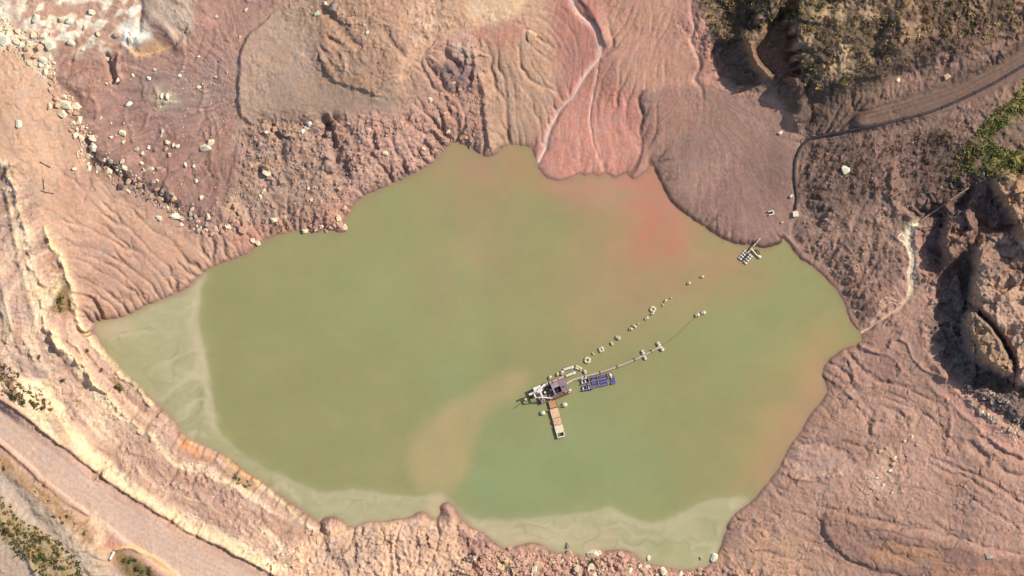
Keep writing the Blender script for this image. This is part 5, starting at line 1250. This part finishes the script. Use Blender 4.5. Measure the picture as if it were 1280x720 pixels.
# ------------------------------------------------------------------ plate walkway barge with outrigger floats
ax_a = math.atan2(-(549 - 505), 702 - 690)      # direction of travel away from the dredger
wb = empty('walkway_barge', wp(689.3, 500.8, 0), ax_a, label='narrow barge of orange and cream deck plates below the dredger', cat='barge')
part('frame', M['rust'], lambda bm: (bbox(bm, 0, 46, -4.9, -3.6, -1, 1.6, .2), bbox(bm, 0, 46, 3.6, 4.9, -1, 1.6, .2), [bbox(bm, 1 + k * 10.8, 2.2 + k * 10.8, -3.5, 3.5, .2, 1.5) for k in range(5)]), wb)
def deck_plate(x0, x1, w, z, m_, lab):
    def _(bm):
        bbox(bm, x0, x1, -w, w, 1.65, z, .25)
        for k in range(3): xx = x0 + (x1 - x0) * (k + .7) / 3.4; bbox(bm, xx, xx + .35, -w + .5, w - .5, z + .01, z + .35)
    ob = part('deck_plate', M[m_], _, wb); ob['label'] = lab
deck_plate(.3, 9.2, 4.3, 3.2, 'copper', 'darkest orange deck plate nearest the dredger')
deck_plate(10.2, 22, 5.2, 3.6, 'tan', 'tan deck plate')
deck_plate(22.5, 31.3, 5.0, 3.2, 'orange', 'light orange deck plate')
deck_plate(31.8, 41.6, 5.3, 3.8, 'ivory', 'ivory deck plate at the outer end')
part('end_frame', M['ivory'], lambda bm: (bbox(bm, 41.8, 47.6, -5, -3.7, 1.65, 4, .2), bbox(bm, 41.8, 47.6, 3.7, 5, 1.65, 4, .2), bbox(bm, 46, 47.6, -3.6, 3.6, 1.65, 4, .2)), wb)
part('fender', M['red'], lambda bm: bcapsule(bm, (25, -6.4, 1), (29.5, -6.4, 1), 1.2, 8), wb, True)
part('outrigger_spar', M['hull'], lambda bm: btube(bm, [(12.2, -16, 2.2), (9.4, 16, 2.2)], .7, 8), wb, True)
for y0, x0 in ((-14.5, 12.0), (14.5, 9.5)):
    part('float', M['cream'], lambda bm: bcapsule(bm, (x0 - .4, y0 - 3.6, 1), (x0 + .4, y0 + 3.6, 1), 3.1, 12), wb, True)

# ------------------------------------------------------------------ blue drum raft
dq = empty('drum_raft', wp(746, 476, 0), math.radians(14), label='raft of faded blue drums lying under the floating pipe', cat='raft')
def D_(px, py): return loc_of(px, py, 746, 476, math.radians(14))
part('frame', M['timber'], lambda bm: (bbox(bm, -20, 24, 5.4, 6.6, 2.6, 3.4), bbox(bm, -20, 24, .2, 1.2, 2.6, 3.3), bbox(bm, -21, 10, -7.6, -6.8, 2.6, 3.3), [bbox(bm, x, x + 1, -7, 6.8, 3.45, 4) for x in (-9.6, 1.2, 14.4)]), dq)
def drum(px, py, L, m_, ang=0.0, r=1.65):
    x, y = D_(px, py); c, s = math.cos(ang) * L / 2, math.sin(ang) * L / 2
    part('drum', M[m_], lambda bm: bdrum(bm, (x - c, y - s, .9), (x + c, y + s, .9), r), dq)
for p in [(743,471.2),(742.6,474.8),(743.2,478.6),(744.2,482.4)]: drum(*p, 7.6, 'purple')
for p in [(753,470.6),(753.4,474),(754.2,477.6),(755,481)]: drum(*p, 10.2, 'purple')
for p in [(765.2,471.8),(765.8,475.2),(766.4,478.6)]: drum(*p, 6, 'purple')
for p in [(727.8,477.8),(731.8,477),(735.4,476.2)]: drum(*p, 5, 'blue', 1.45, 1.6)
for p in [(729,485.8),(732.8,485.2),(736.2,484.8),(739.4,484)]: drum(*p, 6.4, 'blue', 1.4, 1.6)
for p in [(727.4,472.4),(731.8,471.6)]: drum(*p, 4.6, 'white', 1.2, 1.8)
for p in [(729,485.8),(736.2,484.8),(727.8,477.8),(731.8,477)]:
    x, y = D_(*p); part('drum_band', M['white'], lambda bm: bbox(bm, x - .7, x + .7, y - 1.8, y + 1.8, 2.45, 2.8, .1), dq)
x, y = D_(762, 466.5); x2, y2 = D_(763.6, 471)
part('pump_casing', M['cream'], lambda bm: (bcapsule(bm, (x, y, 3.6), (x2, y2, 3.6), 1.7, 10), btube(bm, [(x2, y2, 3.6), (x2 + .4, y2 - 2, 3.2)], .8, 8)), dq, True)

# ------------------------------------------------------------------ floating pipe, its floats and the loose line of floats
def wtube(name, pts, r, material, label=None, cat=None, parent=None, seg=8, n=5, group=None):
    """tube through plan points (x, y, height); first point is the origin"""
    P = crom([p[:2] for p in pts], False, n); hs = np.interp(np.arange(len(P)) / n, np.arange(len(pts)), [p[2] for p in pts]); o_ = wp(pts[0][0], pts[0][1], pts[0][2])
    bm = bmesh.new(); btube(bm, [(wp(p[0], p[1], float(h)) - o_) / S for p, h in zip(P, hs)], r, seg)
    ob = obj_from_bm(name, bm, material, parent, True, label=label, cat=cat, group=group); ob.location = o_; return ob
fp = wtube('floating_pipe', [(707,480,5),(714,476,2.4),(722,473,1.4),(740,468.5,1.2),(760,462.5,1.2),(783,454,1.2),(803,445,1.3),(825,433.5,1.3)], 1.6, M['pipe'], 'long grey discharge pipe floating from the dredger towards the right', 'pipe')
o_ = fp.location
for px_, py_ in [(731,470.9),(750,465.6),(771.5,458.3),(793,449.5),(814,439)]:
    bm = bmesh.new(); p = (wp(px_, py_, 1.25) - o_) / S; d = Vector((.93, .37, 0)); btube(bm, [p - d * .5, p + d * .5], 2.0, 10); obj_from_bm('flange', bm, M['dark'], fp)
wtube('mooring_line', [(826,433,.4),(838,425,.3),(850,415,.25),(860,405,.25),(871,395,.4)], .28, M['rope'], 'thin brown line from the pipe end to the farthest pair of floats', 'rope')
def pipe_float(x, y, L, r, ang, label, group, m_='cream'):
    ob = empty('pipe_float', wp(x, y, 0), ang, label=label, cat='float', group=group)
    part('shell', M[m_], lambda bm: bcapsule(bm, (-L / 2, 0, .8), (L / 2, 0, .8), r, 12), ob, True)
    part('strap', M['dark'], lambda bm: btube(bm, [(-.35, 0, .8), (.35, 0, .8)], r * 1.05, 12), ob)
GP = 'cream floats carrying the discharge pipe'
pipe_float(803.3,440.3,6.8,2.1,-1.1,'upper cream float of the middle pair on the discharge pipe',GP)
pipe_float(806,447.2,6.4,2.1,-1.1,'lower cream float of the middle pair on the discharge pipe',GP)
pipe_float(823,430.2,7.2,2.3,-1.0,'upper cream float at the outer end of the discharge pipe',GP)
pipe_float(827,436,7.8,2.5,-.9,'lower cream float at the outer end of the discharge pipe',GP)
pipe_float(871.6,393.8,7,2.5,.25,'left float of the farthest pair in open water',GP)
pipe_float(879,391,7,2.4,.25,'right float of the farthest pair in open water',GP)
pipe_float(731,464.8,5.4,2.3,-1.2,'cream float just above the blue drum raft by the pipe',GP)
GD = 'round floats around the dredger'
for x, y, r, lab in [(687.3,472,2.2,'leftmost of three round floats along the upper side of the dredger'),(696.8,468,2.0,'middle of three round floats along the upper side of the dredger'),(702.3,466,2.6,'rightmost and largest of three round floats above the dredger'),
                     (707.6,480.8,1.9,'small round float at the right side of the dredger'),(725.6,461.3,2.0,'round float at the end of the two white pontoons'),(711.6,489,2.5,'oval float at the lower right corner of the dredger')]:
    pipe_float(x, y, r * 2.5, r, 1.2, lab, GD)
def pontoon(x0, y0, x1, y1, r, label):
    o_ = wp((x0 + x1) / 2, (y0 + y1) / 2, 0); a_ = math.atan2(y0 - y1, x1 - x0); L = math.hypot(x1 - x0, y1 - y0)
    ob = empty('pontoon', o_, a_, label=label, cat='pontoon', group='white pontoons beside the dredger')
    part('tank', M['white'], lambda bm: (bcapsule(bm, (-L / 2, 0, 1.2), (L / 2, 0, 1.2), r, 12)), ob, True)
    part('walk_plank', M['ivory'], lambda bm: bbox(bm, -L / 2 + 1, L / 2 - 1, -.8, .8, 1.2 + r, 1.6 + r), ob)
    for f_ in (.25, .5, .72): part('bracket', M['dark'], lambda bm: bbox(bm, -L / 2 + f_ * L, -L / 2 + f_ * L + .7, -r - .5, r + .5, .6, 1.5), ob)
pontoon(703.5,462.4,717,458.6,1.8,'upper of two white pontoons at the upper right of the dredger')
pontoon(706.5,470.4,719.5,465.4,1.8,'lower of two white pontoons at the upper right of the dredger')
rk2 = np.random.default_rng(5)
GL = 'pale floats in the loose line above the pipe'
def frame_float(x, y, s, a_, label):
    ob = empty('frame_float', wp(x, y, 0), a_, label=label, cat='float', group=GL)
    for k in range(4):
        c, sn = math.cos(k * math.pi / 2), math.sin(k * math.pi / 2); h_ = s / 2 - 1
        p, q = (c * h_ - sn * -h_, sn * h_ + c * -h_, .8), (c * h_ - sn * h_, sn * h_ + c * h_, .8)
        part('tube', M['pale'], lambda bm: bcapsule(bm, p, q, 1.7, 8), ob, True)
frame_float(734.2,450.3,7.4,.6,'square ring float at the dredger end of the loose float line')
frame_float(721.5,459.6,5.4,.4,'small ring float between the two white pontoons and the drums')
frame_float(751.5,437,6.4,-.4,'second ring float from the dredger in the loose float line')
frame_float(816,386.6,7,.2,'largest ring float at the upper part of the loose float line')
for i, (x, y, L, r, a_) in enumerate([(741.3,442.2,4,1.2,-.6),(764.6,429.5,5.4,1.7,-1.0),(772.4,422.3,7,2.6,-.5),(788.5,411.2,5.4,2.1,.2),(793,407.6,6,1.9,-.5),(797.6,404.8,3.4,1,.4),(808.2,398,6,1.8,.5),(815.3,392,5,1.6,.4),(828.6,381.2,4,1.1,.9),(831.8,376.3,5,1.5,1.0),(838.6,372.4,3,.9,.3),(861,354,5,1.9,.4),(877.6,346,5,1.7,.1)]):
    names = ['tiny float just after the square ring float','slim float after the second ring float','largest round float in the loose float line','dark rimmed round float halfway along the loose float line','float touching the halfway round one on its right','tiny float ending the halfway cluster',
             'oval float halfway between the cluster and the largest ring float','small float directly under the largest ring float','faint small float past the largest ring float','upright float near the far end of the loose float line','tiny last float at the far end of the loose float line','left of two lone floats near the red plume','right of two lone floats near the red plume']
    pipe_float(x, y, L, r, a_, names[i], GL, 'pale')

# ------------------------------------------------------------------ pump raft at the fan's edge
pr = empty('pump_raft', wp(932, 321, 0), math.radians(48), label='small raft of two drum rows moored at the grey fan edge', cat='raft')
def E_(px, py): return loc_of(px, py, 932, 321, math.radians(48))
for p in [(925,323.2),(927.4,320.4),(929.8,317.6),(932,315),(931.6,328.2),(934,325.2),(936.2,322.4),(938.4,319.8)]:
    x, y = E_(*p); part('drum', M['white'], lambda bm: bdrum(bm, (x, y - 2.4, 1), (x, y + 2.4, 1), 1.35), pr)
part('frame', M['dark'], lambda bm: (bbox(bm, -6.5, 9, -.9, .9, 1.6, 2.2), bbox(bm, -6.2, 6.4, -4.4, -3.6, 2.4, 2.9), bbox(bm, -6.2, 6.4, 3.6, 4.4, 2.4, 2.9)), pr)
gw = wtube('gangway', [(934,317,3),(939,310.5,3.6),(944,304.8,5),(950,298,8.5)], .95, M['cream'], 'narrow cream gangway pipe from the small raft up to the fan', 'gangway')
o_ = gw.location
for t in (.25, .5, .75):
    bm = bmesh.new(); p = Vector(((wp(934 + 16 * t, 317 - 19 * t, 3.4 + t * 4) - o_) / S)); d = Vector((.64, .76, 0)); btube(bm, [p - d * .4, p + d * .4], 1.35, 10); obj_from_bm('flange', bm, M['pinkb'], gw)
bo = wtube('boom', [(939.4,311,2.4),(942,314.6,2.2),(945,318,2),(948,320.8,1.6),(950.6,322,1.4)], .9, M['cream'], 'curved cream boom with a float right of the small raft', 'boom')
o_ = bo.location; bm = bmesh.new(); bcapsule(bm, (wp(946.4, 319.4, 1.2) - o_) / S, (wp(951.6, 322.4, 1.2) - o_) / S, 2.1, 12); obj_from_bm('float', bm, M['cream'], bo, True)
bm = bmesh.new(); btube(bm, [(wp(943, 313, 2.2) - o_) / S, (wp(947.5, 312.6, 2.4) - o_) / S, (wp(950, 318.5, 2) - o_) / S], .6, 8); obj_from_bm('stay', bm, M['dark'], bo, True)

# ------------------------------------------------------------------ pipes and boxes on land
def land_pipe(name, pts, r, material, label, step=4.0, lift=.55):
    P = crom(pts, False, 12); out = []
    for p in P:
        if not out or math.hypot(p[0] - out[-1][0], p[1] - out[-1][1]) > step: out.append((p[0], p[1]))
    hs = np.array([max(hz(x + dx, y + dy) for dx in (-1, 0, 1) for dy in (-1, 0, 1)) for x, y in out]); k = np.ones(7) / 7
    hs = np.maximum(np.convolve(np.pad(hs, 3, 'edge'), k, 'valid'), hs - .6) + r * lift
    return wtube(name, [(x, y, float(h)) for (x, y), h in zip(out, hs)], r, material, label, 'pipe', n=1), list(zip(out, hs))
lp, pth = land_pipe('drain_pipe', [(994,262),(996,248),(994,232),(993,214),(995,198),(1001,184),(1012,174),(1030,169),(1056,164.5),(1090,158),(1128,149),(1160,141),(1190,129),(1216,117),(1240,105),(1262,92),(1296,72)], 1.7, M['black'], 'long dark pipe from the grey fan along the track to the right edge')
for i in range(6, len(pth) - 1, 9):
    bm = bmesh.new()
    (x, y), h = pth[i]; (x2, y2), h2 = pth[i + 1]; p = (wp(x, y, float(h)) - lp.location) / S; q = (wp(x2, y2, float(h2)) - lp.location) / S; d = (q - p).normalized(); btube(bm, [p - d * .5, p + d * .5], 2.2, 10); obj_from_bm('coupling', bm, M['dark'], lp)
land_pipe('outfall_pipe', [(1148,278),(1160,269),(1174,259),(1190,248),(1209,235)], 1.1, M['timber'], 'thin grey pipe leading down to the white cascade', 4, 1.2)
def box_thing(name, x, y, w, d, h, ang, label, mlid):
    ob = empty(name, wp(x, y, hz(x, y)), ang, label=label, cat='box')
    part('body', M['cream'], lambda bm: bbox(bm, -w / 2, w / 2, -d / 2, d / 2, -1, h, .3), ob)
    part('lid', M[mlid], lambda bm: bbox(bm, -w / 2 - .3, w / 2 + .3, -d / 2 - .3, d / 2 + .3, h + .05, h + .6, .15), ob)
box_thing('pump_box', 994.3, 267.5, 6.4, 6, 4, .1, 'cream square box at the lower end of the dark pipe', 'ivory')
ub = empty('trough', wp(963.6, 266, hz(963.6, 266)), .25, label='small white U shaped trough lying on the grey fan', cat='trough')
part('side', M['white'], lambda bm: bbox(bm, -3.6, 3.6, 1.4, 2.8, -1, 3.4, .2), ub); part('side', M['white'], lambda bm: bbox(bm, -3.6, 3.6, -2.8, -1.4, -1, 2.4, .2), ub); part('end_wall', M['white'], lambda bm: bbox(bm, 2.2, 3.7, -1.35, 1.35, -1, 3, .2), ub); part('floor_plate', M['dark'], lambda bm: bbox(bm, -3.4, 2.1, -1.3, 1.3, -.8, .4), ub)
box_thing('valve_box', 989, 245, 4, 2.6, 1.8, .7, 'tiny cream box left of the dark pipe on the fan', 'cream')
box_thing('marker_block', 977.6, 278, 2.8, 2, 1.4, .2, 'tiny pale block near the right tip of the fan', 'pinkb')
wtube('culvert_pipe', [(139.6,698,hz(139.6,698) + 1.6),(142.4,692.6,hz(142.4,692.6) + 1.8),(144.8,688,hz(144.8,688) + 2)], 1.8, M['white'], 'short white pipe stub beside the orange kerb line at lower left', 'pipe')
def branch(pts, r, label):
    wtube('fallen_branch', [(x, y, hz(x, y) + .8) for x, y in pts], r, M['branch'], label, 'branch', seg=6, group='dark branches on the sandy slope')
branch([(57,225),(57.4,231),(58,238)], .4, 'upright dark branch on the sandy left slope')
branch([(54,238.6),(60,241),(70,242.4)], .45, 'dark branch lying across the foot of the upright one')
branch([(53,203),(58,206),(66,210)], .5, 'dark branch lying higher up on the sandy left slope')
